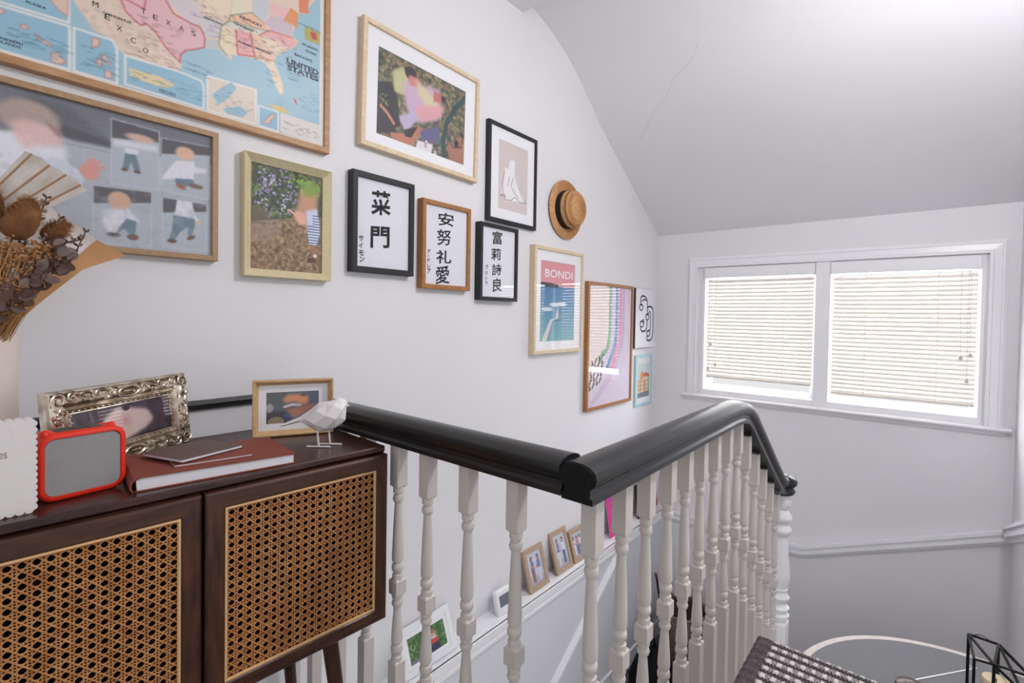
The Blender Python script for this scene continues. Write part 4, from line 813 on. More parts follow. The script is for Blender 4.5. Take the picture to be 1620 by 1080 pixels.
for i in range(52):
    t = i/52*2*((w-.076)+(h-.076)); a, b = w-.076, h-.076
    if t < a: q = (-a/2+t, .038)
    elif t < a+b: q = (a/2, .038+t-a)
    elif t < 2*a+b: q = (a/2-(t-a-b), .038+b)
    else: q = (-a/2, .038+b-(t-2*a-b))
    bd_.lathe([(.0004, 0), (.0018, .0006), (.0022, .0015), (.0012, .0026)], 6, q, 'y', -.0112)
bd_.build('bead_edge', SILVER, root, smooth=50)
# small oak frame
dp = [(0, 0), (0, .029), (.002, .030), (.004, .0295), (.012, .016), (.012, 0)]
p = standing('small_photo_frame', 'small pale oak frame with a mounted photo behind the white bird', (.558, 1.137, ZT), -25, -3, .172, .128, .030, .012, mat('honey oak', (208, 172, 130), .5, .4, rgb2=(190, 152, 110), nscale=10, stretch=(6, 20, 10)), prof=dp, recess=.018, step=.0012, bg=(96, 104, 124), mount=(.028, .027, .112, .072), cat='photo frame')
k = p.ink; W_, H_ = p.w, p.h
k.poly([(0, H_*.55), (W_*.4, H_*.5), (W_*.4, H_), (0, H_)], (88, 96, 88), .9, .006); k.poly([(0, 0), (W_*.5, 0), (W_*.45, H_*.35), (0, H_*.42)], (58, 48, 54), 1, .004)
k.poly([(W_*.30, H_*.74), (W_*.40, H_*.92), (W_*.62, H_*.92), (W_*.80, H_*.84), (W_*.80, H_*.60), (W_*.66, H_*.56), (W_*.56, H_*.66), (W_*.34, H_*.66)], (222, 148, 106), 1, .003); k.poly([(W_*.62, H_*.86), (W_*.70, H_*.92), (W_*.76, H_*.84)], (60, 52, 56), 1, .002)
k.line([(W_*.34, H_*.52), (W_*.48, H_*.58), (W_*.64, H_*.55)], .006, (206, 202, 202)); k.poly([(W_*.36, H_*.44), (W_*.60, H_*.50), (W_*.95, H_*.58), (W_*.9, H_*.45), (W_*.6, H_*.22), (W_*.46, H_*.14)], (178, 120, 94), 1, .003)
k.poly([(W_*.34, H_*.05), (W_*.48, H_*.10), (W_*.44, H_*.32), (W_*.30, H_*.3)], (64, 84, 128), 1, .003); k.ell((W_*.18, H_*.06), .017, .011, (150, 136, 112)); k.ell((W_*.06, H_*.5), .008, .010, (190, 178, 190), .8, .003)
p.done()
# vase
VX, VY = .054, 1.195
VASEM = mat('matt cream ceramic', (214, 200, 190), .7, .3, noise=.03, nscale=12)
vs = thing('vase', 'tall plain cream vase holding the dried flowers', 'vase', (VX, VY, ZT))
MB().lathe([(.040, 0), (.049, .004), (.0495, .02), (.0475, .24), (.0465, .244), (.043, .244), (.043, .10), (.001, .10)], 40).build('vase_body', VASEM, vs, smooth=40)
# dried bouquet
bq = thing('dried_bouquet', 'dried flower bouquet wrapped in brown and white paper', 'flowers', (VX, VY, ZT+.10))
KRAFT = mat('kraft paper', (198, 150, 104), .7, .2, noise=.12, nscale=14, bump=.2, bscale=30)
TISSUE = mat('white tissue paper', (206, 198, 194), .7, .2, noise=.06, nscale=20, bump=.5, bscale=26)
def W(x, y, z): return (x-VX, y-VY, z-ZT-.10)
def sheet3(rows, name, m, th=.0008, sub=5, wob=.003):
    nr, nc = len(rows), len(rows[0]); pts = []
    for a in range((nr-1)*sub+1):
        i = min(a//sub, nr-2); u = a/sub-i; line = []
        for b in range((nc-1)*sub+1):
            j = min(b//sub, nc-2); v = b/sub-j
            q = [(1-u)*((1-v)*rows[i][j][c]+v*rows[i][j+1][c])+u*((1-v)*rows[i+1][j][c]+v*rows[i+1][j+1][c]) for c in range(3)]
            q[1] += wob*math.sin(a*1.1+b*.7)+wob*.7*math.sin(b*1.9-a*.4); line.append(W(*q))
        pts.append(line)
    n = len(pts[0]); me = MB(); V = [q for l in pts for q in l]; N = len(V)
    V2 = [(x, y+th, z) for x, y, z in V]; F = []
    for a in range(len(pts)-1):
        for b in range(n-1): c = a*n+b; F += [(c, c+1, c+n+1, c+n), (N+c, N+c+n, N+c+n+1, N+c+1)]
    for b in range(n-1): F += [(b, N+b, N+b+1, b+1), ((len(pts)-1)*n+b, (len(pts)-1)*n+b+1, N+(len(pts)-1)*n+b+1, N+(len(pts)-1)*n+b)]
    for a in range(len(pts)-1): F += [(a*n, (a+1)*n, N+(a+1)*n, N+a*n), (a*n+n-1, N+a*n+n-1, N+(a+1)*n+n-1, (a+1)*n+n-1)]
    return me.add(V+V2, F).build(name, m, bq, smooth=60)
sheet3([[(.020, 1.235, 1.118), (.055, 1.232, 1.118), (.092, 1.215, 1.118)], [(-.04, 1.275, 1.18), (.05, 1.262, 1.18), (.128, 1.232, 1.160)], [(-.12, 1.31, 1.30), (.06, 1.30, 1.34), (.196, 1.258, 1.232)], [(-.16, 1.33, 1.37), (.02, 1.33, 1.42), (.266, 1.272, 1.268)]], 'kraft_paper', KRAFT)
sheet3([[(.03, 1.222, 1.12), (.058, 1.218, 1.12), (.088, 1.206, 1.12)], [(.0, 1.24, 1.18), (.08, 1.23, 1.19), (.135, 1.215, 1.20)], [(-.02, 1.26, 1.30), (.10, 1.25, 1.33), (.190, 1.235, 1.262)], [(.0, 1.275, 1.40), (.120, 1.265, 1.372), (.216, 1.25, 1.292)]], 'tissue_paper', TISSUE, wob=.0045)
# pleated pale palm fan
FANM = mat('bleached palm leaf', (208, 200, 194), .65, .2, rgb2=(190, 178, 168), nscale=30, stretch=(1, 1, 1)); FANE = mat('palm leaf edge', (158, 122, 94), .7)
hub = (-0.018, 1.19, 1.205)
tips = [(0.111, 1.426), (0.12, 1.425), (0.132, 1.419), (0.143, 1.411), (0.154, 1.404), (0.165, 1.399), (0.175, 1.392), (0.185, 1.385), (0.194, 1.376)]
fm = MB(); fe = MB()
for i in range(len(tips)-1):
    (xa, za), (xb, zb) = tips[i], tips[i+1]; ya, yb2 = 1.192+.010*(i % 2), 1.192+.010*((i+1) % 2)
    A0 = W(hub[0]+.12*(xa-hub[0]), 1.19, hub[2]+.12*(za-hub[2])); B0 = W(hub[0]+.12*(xb-hub[0]), 1.19, hub[2]+.12*(zb-hub[2])); A1, B1 = W(xa, ya, za), W(xb, yb2, zb)
    off = lambda q: (q[0], q[1]+.0012, q[2])
    fm.loft([[A0, B0, off(B0), off(A0)], [A1, B1, off(B1), off(A1)]])
    if i % 2 or i == len(tips)-2: fe.tube([A0, (A1[0], A1[1]-.0005, A1[2])], [.0012, .0022], 5)
po = fm.build('palm_fan', FANM, bq); fe.build('palm_rib', FANE, po, smooth=50)
# teasels
TEA = mat('teasel brown', (138, 92, 58), .8, .2, rgb2=(92, 58, 36), nscale=30); TSP = mat('teasel bristle', (166, 126, 86), .8, .2)
def teasel(cx, cy, cz, L, r, tilt):
    core = MB(); n = 12; ax = Vector((math.sin(tilt), 0, math.cos(tilt))); a = Vector((math.cos(tilt), 0, -math.sin(tilt))); b = Vector((0, 1, 0)); o = Vector((cx, cy, cz))
    core.loft([[tuple(Vector(W(*(o+ax*(t-.5)*L+(a*math.cos(2*math.pi*q/n)+b*math.sin(2*math.pi*q/n))*(r*s))))) for q in range(n)] for t, s in ((0, .25), (.06, .7), (.25, 1), (.5, 1.02), (.75, .82), (.93, .45), (1, .1))])
    t_ = core.build('teasel_head', TEA, bq, smooth=60); br = MB(); rt = random.Random(int(cx*1e4))
    for i in range(520):
        t = rt.uniform(.02, 1); th = rt.uniform(0, 2*math.pi); s = (.25+.8*math.sin(math.pi*min(1, t*.9+.08))) ; d = a*math.cos(th)+b*math.sin(th)
        p0 = o+ax*(t-.5)*L+d*(r*.85*s); p1 = p0+(d*.9+ax*(.5+rt.uniform(-.3, .5))).normalized()*rt.uniform(.007, .014)
        e = d.cross(ax)*.0006; q0, q1, q2 = W(*(p0+e)), W(*(p0-e)), W(*p1); q3 = W(*(p0+ax*.0009)); br.add([q0, q1, q2, q3], [(0, 1, 2), (1, 3, 2), (3, 0, 2), (0, 3, 1)])
    tag(br.build('bristles', TSP, t_), kind='stuff')
    MB().tube([W(*(o-ax*L*.45)), W((cx+VX)/2, (cy+VY)/2, (cz+1.10)/2), W(VX, VY, 1.08)], .0018, 6).build('stem', TEA, bq, smooth=50)
teasel(.104, 1.155, 1.305, .075, .022, .35); teasel(.148, 1.175, 1.292, .046, .015, .75); teasel(.062, 1.165, 1.33, .07, .021, -.1)
# eucalyptus leaves: separate cupped leaves along the lower edge and on sprigs
LEAF = [mat('dried leaf plum', (112, 88, 84), .65, .3, noise=.2, nscale=40), mat('dried leaf brown', (94, 68, 56), .65, .3, noise=.2, nscale=40), mat('dried leaf grey', (130, 110, 104), .65, .3, noise=.2, nscale=40)]
def leaf_mesh(m_):
    m = MB(); rows = []
    for i in range(7):
        t = i/6; wd = .5*math.sin(math.pi*(.06+.90*t))**.75; x = t
        rows.append([(x, -.12*abs(s)*wd*2+.02*math.sin(t*5), wd*s) for s in (-1, -.5, 0, .5, 1)])
    V = [q for r_ in rows for q in r_]; N = len(V); F = []
    for i in range(6):
        for j in range(4): c = i*5+j; F += [(c, c+1, c+6, c+5), (N+c, N+c+5, N+c+6, N+c+1)]
    for j in range(4): F += [(j, N+j, N+j+1, j+1), (30+j, 31+j, N+31+j, N+30+j)]
    for i in range(6): F += [(i*5, i*5+5, N+i*5+5, N+i*5), (i*5+4, N+i*5+4, N+i*5+9, i*5+9)]
    o = m.add(V+[(x, y+.03, z) for x, y, z in V], F).build('leaf', m_, bq, smooth=60); d = o.data; bpy.data.objects.remove(o); return d
LM = [leaf_mesh(q) for q in LEAF]; rl = random.Random(21)
def leaf(x, y, z, size, ang, flat=.8):
    o = link('leaf', rl.choice(LM), bq, W(x, y, z), (R(rl.uniform(-35, 35)), -ang, R(rl.uniform(-30, 30)))); o.scale = (size, size, size*flat); return o
for i in range(64):                                     # plum foliage hugging the lower paper edge
    t = rl.uniform(0, 1); s = rl.uniform(0, .040)
    x, z = .062+(.160-.062)*t-.5*s, 1.128+(1.243-1.128)*t+.85*s
    leaf(x, 1.128+rl.uniform(-.010, .03), z, rl.uniform(.013, .024), rl.uniform(-.6, 1.3))
for i in range(44):
    t = rl.uniform(.05, 1); s = rl.uniform(0, .018)
    leaf(.066+.094*t-.5*s, 1.112+rl.uniform(-.006, .008), 1.128+.115*t+.85*s, rl.uniform(.013, .022), rl.uniform(-.6, 1.3))
def sprig(pts, n, size):
    MB().tube([W(*q) for q in pts], .0011, 5).build('stem', LEAF[1], bq, smooth=50)
    for i in range(n):
        t = (i+1)/n*(len(pts)-1); j = min(int(t), len(pts)-2); u = t-j; q = [pts[j][c]*(1-u)+pts[j+1][c]*u for c in range(3)]
        for s in (-1, 1): leaf(q[0], q[1]-.002, q[2], size*rl.uniform(.7, 1.1)*(1-.4*t/len(pts)), (1.1 if s > 0 else 2.4)+rl.uniform(-.5, .5)-.3, .5)
sprig([(.150, 1.155, 1.215), (.168, 1.155, 1.247), (.184, 1.155, 1.293)], 7, .013)
sprig([(.118, 1.165, 1.255), (.136, 1.165, 1.280), (.152, 1.165, 1.314)], 6, .012)
sprig([(.095, 1.16, 1.24), (.122, 1.16, 1.30), (.134, 1.16, 1.345)], 7, .013)
sprig([(.128, 1.16, 1.255), (.150, 1.16, 1.268), (.176, 1.16, 1.278)], 7, .012)
# tan florets on fine stems
FLO = mat('dried floret tan', (196, 148, 104), .85, .1, rgb2=(150, 102, 66), nscale=90); ST = mat('straw stem', (176, 134, 90), .8, .1)
fl_ = MB(); sm = MB(); rf = random.Random(9)
for i in range(230):
    t = rf.uniform(0, 1); u = rf.uniform(0, 1); x = .050+.112*t*(0.45+.55*u); z = 1.128+.135*u+.03*t*(1-u); y = 1.132+rf.uniform(-.016, .018)
    sm.tube([W(x*.35+VX*.65, y*.5+VY*.5, 1.10), W(x*.8+VX*.2, y, z*.75+1.10*.25), W(x, y, z)], .0006, 4)
    for j in range(9):
        c = (x+rf.gauss(0, .0055), y+rf.gauss(0, .004), z+rf.gauss(0, .005)); r_ = rf.uniform(.0016, .0032)
        fl_.add([W(c[0]+r_, c[1], c[2]), W(c[0]-r_, c[1], c[2]), W(c[0], c[1]+r_, c[2]), W(c[0], c[1]-r_, c[2]), W(c[0], c[1], c[2]+r_), W(c[0], c[1], c[2]-r_)], [(0, 2, 4), (2, 1, 4), (1, 3, 4), (3, 0, 4), (2, 0, 5), (1, 2, 5), (3, 1, 5), (0, 3, 5)])
tag(fl_.build('florets', FLO, bq), kind='stuff'); tag(sm.build('floret_stems', ST, bq), kind='stuff')
for q in ([(.058, 1.13, 1.12), (.085, 1.122, 1.18), (.112, 1.118, 1.225)], [(.05, 1.13, 1.12), (.075, 1.12, 1.21), (.09, 1.118, 1.26)], [(.052, 1.13, 1.12), (.06, 1.12, 1.22), (.075, 1.118, 1.30)]):
    MB().tube([W(*a) for a in q], .0012, 5).build('stem', ST, bq, smooth=50)

# scalloped card
CARDM = mat('handmade cotton card', (222, 216, 214), .85, .1, bump=.35, bscale=70)
cd = thing('scalloped_card', 'white handmade greeting card with a scalloped edge beside the red box', 'card', (.0395, .945, ZT), (0, 0, R(-1)))
def scallop(w, h, r):
    P = []; nx, nz = round(w/(2*r)), round(h/(2*r)); rx, rz = w/nx/2, h/nz/2
    def run(a, b, n, nrm):
        for i in range(n):
            c = ((a[0]+(b[0]-a[0])*(i+.5)/n), (a[1]+(b[1]-a[1])*(i+.5)/n)); d = ((b[0]-a[0])/n/2, (b[1]-a[1])/n/2)
            for q in range(5):
                th = math.pi*(1-q/5); P.append((c[0]+d[0]*math.cos(th)+nrm[0]*math.sin(th)*r*.9, c[1]+d[1]*math.cos(th)+nrm[1]*math.sin(th)*r*.9))
    run((-w/2, 0), (w/2, 0), nx, (0, -1)); run((w/2, 0), (w/2, h), nz, (1, 0)); run((w/2, h), (-w/2, h), nx, (0, 1)); run((-w/2, h), (-w/2, 0), nz, (-1, 0)); return P
sc = [(x, z+.0045) for x, z in scallop(.112, .125, .0045)]
c1 = MB().prism(sc, -.001, .001).build('front_leaf', CARDM, cd)
MB().loft([[(x, .003+.0*z, z) for x, z in sc], [(x*.99, .005+.16*z, z) for x, z in sc]]).build('back_leaf', CARDM, cd) if False else MB().prism(sc, .0, .0016).build('back_leaf', CARDM, cd, loc=(0, .003, 0), rot=(R(-9), 0, 0))
letters('es', (.022, .082, .030, .090), -.0014, mat('brown ink', (150, 128, 104), .7), c1)

# red speaker-like box
RED_ = mat('red silicone case', (224, 44, 20), .45, .4); GREYF = mat('grey fabric front', (150, 148, 148), .8, .2, noise=.06, nscale=220, bump=.25, bscale=500)
rb = thing('red_player', 'bright red rounded box with a plain grey fabric front', 'speaker', (.155, .978, ZT), (0, 0, R(8.4)))
def rrect(w, h, r, n=6, z0=0.0):
    P = []
    for cx, cz, a0 in ((w/2-r, r, -90), (w/2-r, h-r, 0), (-w/2+r, h-r, 90), (-w/2+r, r, 180)):
        for i in range(n+1): a = R(a0+90*i/n); P.append((cx+r*math.cos(a), z0+cz+r*math.sin(a)))
    return P
w, h = .108, .101
ro = [[(x, y, z) for x, z in rrect(w-2*e, h-2*e, .020-e, z0=e)] for y, e in ((.046, .004), (.040, 0), (.004, 0), (.0, .0015), (-.0015, .004), (-.0015, .0075), (.001, .0085), (.004, .0085))]
MB().loft(ro).build('case', RED_, rb, smooth=40)
MB().loft([[(x, y, z) for x, z in rrect(w-.017, h-.017, .0125, z0=.0085)] for y in (.003, .0006)]).build('grille', GREYF, rb)
MB().cbox(-.030, .026, .010, .036, h-.0006, h+.0012, .0005).build('top_panel', mat('printed dark label', (96, 84, 78), .5, rgb2=(40, 44, 38), nscale=70), rb)
for x, r_ in ((.037, 1), (-.043, -1)): MB().lathe([(.006, -.003), (.0055, .002), (.003, .0045), (.0005, .005)], 12, (x, .012), base=h).build('corner_ear', RED_, rb, smooth=40)

# books
BKM = mat('red brown leather', (132, 66, 52), .6, .3, noise=.1, nscale=30, bump=.15, bscale=200); PG = mat('page edges', (226, 222, 228), .8, .1, noise=.12, nscale=40, stretch=(1, 1, 60))
by = R(-6.9)
bk = thing('album', 'large red brown leather album lying flat with pale page edges', 'book', (.2075, .9345, ZT), (0, 0, by))
w, d = .243, .160
MB().cbox(0, w, 0, d, 0, .0022, .0006).build('cover', BKM, bk)
top_ = MB(); top_.loft([[(x, y, z) for x, z in ((-.001, .0012), (-.0035, .006), (-.0035, .014), (.001, .020), (.008, .0215), (w, .0175), (w, .0197), (.008, .0236), (-.001, .0225), (-.0062, .016), (-.0062, .005), (-.002, 0))] for y in (0, d)])
top_.build('cover', BKM, bk, smooth=40)
MB().prism([(.003, .0022), (w-.003, .0022), (w-.003, .0174), (.009, .0213), (.002, .018)], .003, d-.003).build('pages', PG, bk)
def booklet(name, label, x, y, z, yaw, w, d, t, cm, tilt=0.0):
    b = thing(name, label, 'passport', (x, y, z), (0, R(tilt), R(yaw)))
    P = [(a, c-d/2) for a, c in rrect(w, d, .004)]
    MB().prismz(P, 0, .0007).build('cover', cm, b); MB().prismz([(a*.985, c*.98) for a, c in P], .0007, t-.0007).build('pages', PG, b); MB().prismz(P, t-.0007, t).build('cover', cm, b); return b
booklet('passport', 'thin red booklet half hidden under the brown one', .331, .990, ZT+.0216, -7, .122, .086, .0040, BKM, .8)
booklet('passport', 'dark brown passport sized booklet lying on the album', .316, 1.022, ZT+.0268, 19, .120, .104, .0055, mat('brown booklet cover', (102, 80, 72), .6, .3, noise=.1, nscale=60), 1.2)

# faceted bird
BIRD = mat('white resin', (232, 226, 226), .45, .4)
bi = thing('bird_figurine', 'white faceted bird figurine on thin legs at the cabinet corner', 'figurine', (.548, .9775, ZT), (0, 0, R(-49.6)))
rg_ = [(-.094, .043, .002, .008), (-.052, .057, .0048, .012), (-.030, .0595, .019, .021), (-.012, .0625, .0315, .0285), (.010, .066, .033, .030), (.028, .0735, .0325, .026), (.040, .079, .0215, .018), (.0445, .0885, .0055, .006)]
n = 7; m = MB(); V = []; F = []
for i, (x, zc, rz, ry) in enumerate(rg_):
    for q in range(n):
        a = 2*math.pi*(q+.5*(i % 2))/n+.3; V.append((x+.004*math.sin(3*q+i), ry*math.cos(a), zc+rz*math.sin(a)))
for i in range(len(rg_)-1):
    for q in range(n):
        a, b, c, d_ = i*n+q, i*n+(q+1) % n, (i+1)*n+q, (i+1)*n+(q+1) % n
        F += [(a, b, c), (b, d_, c)] if i % 2 == 0 else [(a, b, d_), (a, d_, c)]
F += [tuple(range(n-1, -1, -1)), tuple(range((len(rg_)-1)*n, len(rg_)*n))]
m.add(V, F).build('bird_body', BIRD, bi)
MB().lathe([(.0042, 0), (.003, .004), (.0004, .010)], 5).build('beak', BIRD, bi, loc=(.0432, 0, .0885), rot=(0, R(92), 0))
for x, y in ((-.012, -.011), (.004, .011)):
    l = MB().tube([(x, y, .036), (x+.003, y, .0025)], .0022, 8).build('leg', BIRD, bi, smooth=50)
    MB().tube([(x-.022, y, .0020), (x+.028, y, .0020)], .0020, 8).build('foot', BIRD, l, smooth=50)

# ================================================================== things on the stair ledge
LZ = -.133
DKSPK = [(52, 40, 44), (90, 70, 72), (196, 186, 196), (160, 120, 110)]
def small(label, x, w, h, n, seed, yfoot=1.362, lean=-17):
    p = standing('ledge_photo_frame', label, (x, yfoot+.014, LZ), 0, lean, w, h, .014, .021, LEDGEOAK, recess=.005, step=.0018, bg=(196, 200, 212), cat='photo frame', group='small oak frames on the ledge')
    k = p.ink; W_, H_ = p.w, p.h; r_ = random.Random(seed)
    k.poly([(0, 0), (W_, 0), (W_, H_*.22), (0, H_*.30)], (176, 172, 178), 1, .004)
    for i in range(n):
        cx = W_*(.5+(i-(n-1)/2)*(.42 if n == 2 else .25)); c = r_.choice(((206, 208, 222), (120, 128, 168), (178, 150, 164), (226, 224, 230))); c2 = r_.choice(((96, 110, 150), (210, 206, 214), (140, 110, 108)))
        k.poly([(cx-W_*.13, H_*.46), (cx-W_*.09, H_*.70), (cx+W_*.10, H_*.72), (cx+W_*.13, H_*.46)], c); k.poly([(cx-W_*.12, H_*.47), (cx+W_*.12, H_*.47), (cx+W_*.09, H_*.08), (cx-W_*.07, H_*.08)], c2)
        k.ell((cx, H_*.79), W_*.085, H_*.085, (62, 46, 46)); k.ell((cx+W_*.02*(1 if i == 0 else -1), H_*.775), W_*.055, H_*.06, (206, 160, 142)); k.line([(cx-W_*.1, H_*.62), (cx+W_*.16*(1 if i == 0 else -1), H_*.5)], .006, (200, 154, 136))
    return p.done()
small('oak photo frame of two people facing, standing nearest the white sensor', 1.868, .150, .186, 2, 3)
small('oak photo frame of an embracing pair, between two other oak frames', 2.082, .142, .200, 2, 8)
small('lower oak photo frame of a group of people beside the pink card', 2.245, .150, .160, 4, 12)
p = standing('white_photo_frame', 'white frame with a photo of a boy among green leaves on the ledge', (1.193, 1.368, LZ), 0, -20, .245, .160, .014, .022, mat('white frame paint', (232, 232, 236), .5), recess=.004, step=.0016, bg=(70, 104, 62), mount=(.036, .034, .172, .088), cat='photo frame')
k = p.ink; W_, H_ = p.w, p.h
k.speck([(0, 0), (W_, 0), (W_, H_), (0, H_)], [(48, 82, 44), (104, 142, 84), (66, 108, 58), (134, 166, 108)], .005, 420, .8)
k.poly([(W_*.56, H_*.0), (W_*.82, 0), (W_*.80, H_*.34), (W_*.60, H_*.36)], (54, 58, 88)); k.poly([(W_*.58, H_*.30), (W_*.78, H_*.30), (W_*.78, H_*.48), (W_*.60, H_*.5)], (206, 76, 60)); k.poly([(W_*.6, H_*.48), (W_*.76, H_*.48), (W_*.74, H_*.58), (W_*.61, H_*.58)], (214, 206, 216)); k.ell((W_*.67, H_*.68), .012, .012, (206, 160, 136)); k.ell((W_*.66, H_*.76), .012, .008, (150, 116, 86)); k.poly([(W_*.02, 0), (W_*.25, 0), (W_*.22, H_*.14), (W_*.06, H_*.1)], (120, 118, 140))
p.done()
se = thing('thermostat', 'small white sensor unit with a dark grey screen on the ledge', 'thermostat', (1.615, 1.372, LZ), (R(-14), 0, 0))
MB().cbox(-.048, .048, -.012, .012, 0, .098, .005).build('housing', mat('white plastic', (234, 234, 238), .4), se); MB().cbox(-.030, .034, -.0135, -.011, .030, .076, .002).build('screen', mat('grey display', (112, 114, 124), .3), se)
pk = thing('pink_card', 'bright pink illustrated card with an orange figure leaning on the wall', 'card', (2.655, 1.375, LZ), (R(-9), 0, 0))
k = Ink(.19, .255, .003, (226, 62, 152))
k.poly([(.02, .20), (.17, .20), (.17, .235), (.02, .235)], (196, 70, 170), .8); k.poly([(.05, .06), (.10, .07), (.11, .14), (.09, .17), (.05, .16)], (206, 116, 78), 1, .003); k.ell((.085, .165), .03, .022, (84, 56, 50)); k.poly([(.06, .05), (.12, .06), (.11, .10), (.08, .08)], (244, 190, 52)); k.line([(.07, .11), (.10, .105)], .006, (90, 40, 40))
k.sheet('print', pk, -.095, 0, -.001, PRINT, .002)
bb = thing('black_frame', 'slim black upright frame with a yellow edge at the ledge end', 'photo frame', (3.01, 1.385, LZ), (R(-8), 0, 0))
bars(bb, .15, .21, [(0, 0), (0, .014), (.02, .014), (.02, 0)], BLKW)
MB().box(-.058, .058, -.006, -.002, .018, .192).build('print', mat('dark print', (38, 36, 40), .5, rgb2=(190, 150, 50), nscale=9), bb)
rd = thing('red_book', 'thin dark red book standing in the ledge corner', 'book', (3.20, 1.395, LZ), (R(-7), 0, 0))
MB().cbox(-.05, .05, -.008, -.006, 0, .17, .0005).build('cover', mat('dark red cover', (132, 44, 52), .5), rd); MB().box(-.048, .048, -.006, 0, .002, .168).build('pages', PG, rd); MB().cbox(-.05, .05, 0, .002, 0, .17, .0005).build('cover', MATS['dark red cover'], rd)

# ================================================================== half landing
BSK = mat('taupe woven basket', (120, 110, 100), .85, .1, noise=.2, nscale=60)
bs = thing('basket', 'tall taupe woven basket on the half landing', 'basket', (3.00, 1.10, HZ))
m = MB(); rows = 26
for i in range(rows):
    z = .006+i*.0128; r_ = .118+.022*(i/rows); m.tube([((r_+.003*(1 if (q+i) % 2 else -1))*math.cos(2*math.pi*q/28), (r_+.003*(1 if (q+i) % 2 else -1))*math.sin(2*math.pi*q/28), z) for q in range(29)], .0072, 6, cap=False)
tag(m.build('wicker', BSK, bs, smooth=60), kind='stuff')
MB().lathe([(.11, 0), (.114, .004), (.13, .33), (.125, .33), (.108, .012), (.001, .012)], 28).build('basket_lining', mat('dark basket lining', (70, 62, 56), .9), bs, smooth=40)
MB().tube([(.141*math.cos(2*math.pi*q/28), .141*math.sin(2*math.pi*q/28), .342) for q in range(29)], .010, 8, cap=False).build('rim', BSK, bs, smooth=60)
um = thing('walking_stick', 'slim dark stick leaning in the corner behind the basket', 'stick', (3.10, 1.265, HZ))
MB().tube([(0, 0, 0), (-.01, .02, .25), (-.03, .04, .43)], [.005, .006, .007], 8).build('shaft', BLKW, um, smooth=50); MB().tube([(-.03, .04, .43), (-.035, .042, .455), (-.05, .04, .465), (-.062, .036, .452)], .007, 8).build('handle', mat('brown handle', (96, 62, 46), .5), um, smooth=50)
bg_ = thing('bag', 'soft black bag slumped beside the basket', 'bag', (2.66, 1.15, HZ))
BAGM = mat('black cloth', (22, 22, 26), .85, .1, bump=.6, bscale=18)
rg2 = []
for z, s in ((0, .9), (.03, 1.0), (.10, 1.02), (.16, .92), (.20, .70), (.215, .42), (.22, .1)):
    rg2.append([((.14+.012*math.sin(3*a+z*30))*s*math.cos(a), (.11+.010*math.sin(4*a+1-z*20))*s*math.sin(a), z+.008*math.sin(5*a)*(z > .1)) for a in [2*math.pi*q/24 for q in range(24)]])
MB().loft(rg2).build('bag_body', BAGM, bg_, smooth=60); MB().tube([(-.07, 0, .19), (-.05, 0, .27), (.05, .01, .27), (.07, 0, .19)], .006, 8).build('strap', BAGM, bg_, smooth=50)

# ================================================================== added fill globe, woven stool, lantern
def emis(name, rgb, s_):
    m = bpy.data.materials.new(name); m.use_nodes = True; b = m.node_tree.nodes['Principled BSDF']
    b.inputs['Emission Color'].default_value = (*lin(rgb), 1); b.inputs['Emission Strength'].default_value = s_; b.inputs['Base Color'].default_value = (*lin(rgb), 1); return m
pl = thing('fill_globe', 'unseen white globe fill lamp added to brighten the ceiling and window wall', 'lamp', (1.42, -.28, 2.072))  # added fill light, out of view, lifts the ceiling and window wall
MB().lathe([(.002, 0), (.036, .0064), (.068, .036), (.08, .08), (.068, .124), (.036, .1536), (.02, .16)], 28).build('globe', emis('fill globe glow', (250, 250, 252), 126), pl, smooth=60)
MB().lathe([(.022, .158), (.024, .19), (.012, .205), (.004, .21)], 16).build('cap', BLKW, pl, smooth=40); MB().tube([(0, 0, .20), (0, 0, .45)], .003, 8).build('flex', BLKW, pl); MB().lathe([(.05, .455), (.05, .448), (.02, .434), (.004, .428)], 20).build('ceiling_rose', GLOSSW, pl, smooth=40)  # invented fittings that hang the added globe
stl = thing('woven_stool', 'low stool covered with a black and white woven throw', 'stool', (.985, .055, 0))
SX, SY, SZ = .22, .217, .45
MB().cbox(-SX+.006, SX-.006, -SY+.006, SY-.006, .36, SZ-.010, .01).build('seat', mat('dark seat pad', (46, 42, 46), .8), stl)
for x in (-1, 1):
    for y in (-1, 1):
        MB().loft([[(x*(SX-.04)+a*r_, y*(SY-.04)+b*r_, z) for a, b in ((-1, -1), (1, -1), (1, 1), (-1, 1))] for z, r_ in ((0, .012), (.37, .018))]).build('leg', WALNUTV, stl)
nx, ny = 260, 250; xs = np.linspace(-SX, SX, nx); ys = np.linspace(-SY, SY, ny); XX, YY = np.meshgrid(xs, ys)
bz = SY-YY; rowp = .026; ph = (SX-XX)/rowp; fr = ph % 1; along = (YY/.019) % 1
light = (fr < .5) & (along < .42); mixr = (fr < .5) & ~light; fine = (((XX/.0022).astype(int)+(YY/.0022).astype(int)) % 2) == 0
braid = (fr >= .5) & ((((YY+XX*.6)/.0065) % 1) < .32) & (((fr*4) % 1) < .5)
colr = np.zeros((ny, nx, 3))+np.array((44, 38, 42)); colr[light] = (214, 206, 202); colr[mixr & fine] = (196, 188, 186); colr[braid] = (150, 142, 142)
edge = bz < .034; her = ((((XX+np.abs(((bz/.008) % 1)-.5)*.012)/.0042) % 1) < .45); colr[edge] = (50, 44, 48); colr[edge & her] = (104, 96, 98)
zz = SZ+.0006*np.sin(2*np.pi*XX/.0044)*np.sin(2*np.pi*YY/.0044)+.0014*np.sin(2*np.pi*ph)+.0006*light
rim = np.minimum(np.minimum(SX-np.abs(XX), SY-np.abs(YY)), .012)/.012; zz = zz-.010*(1-rim)**2
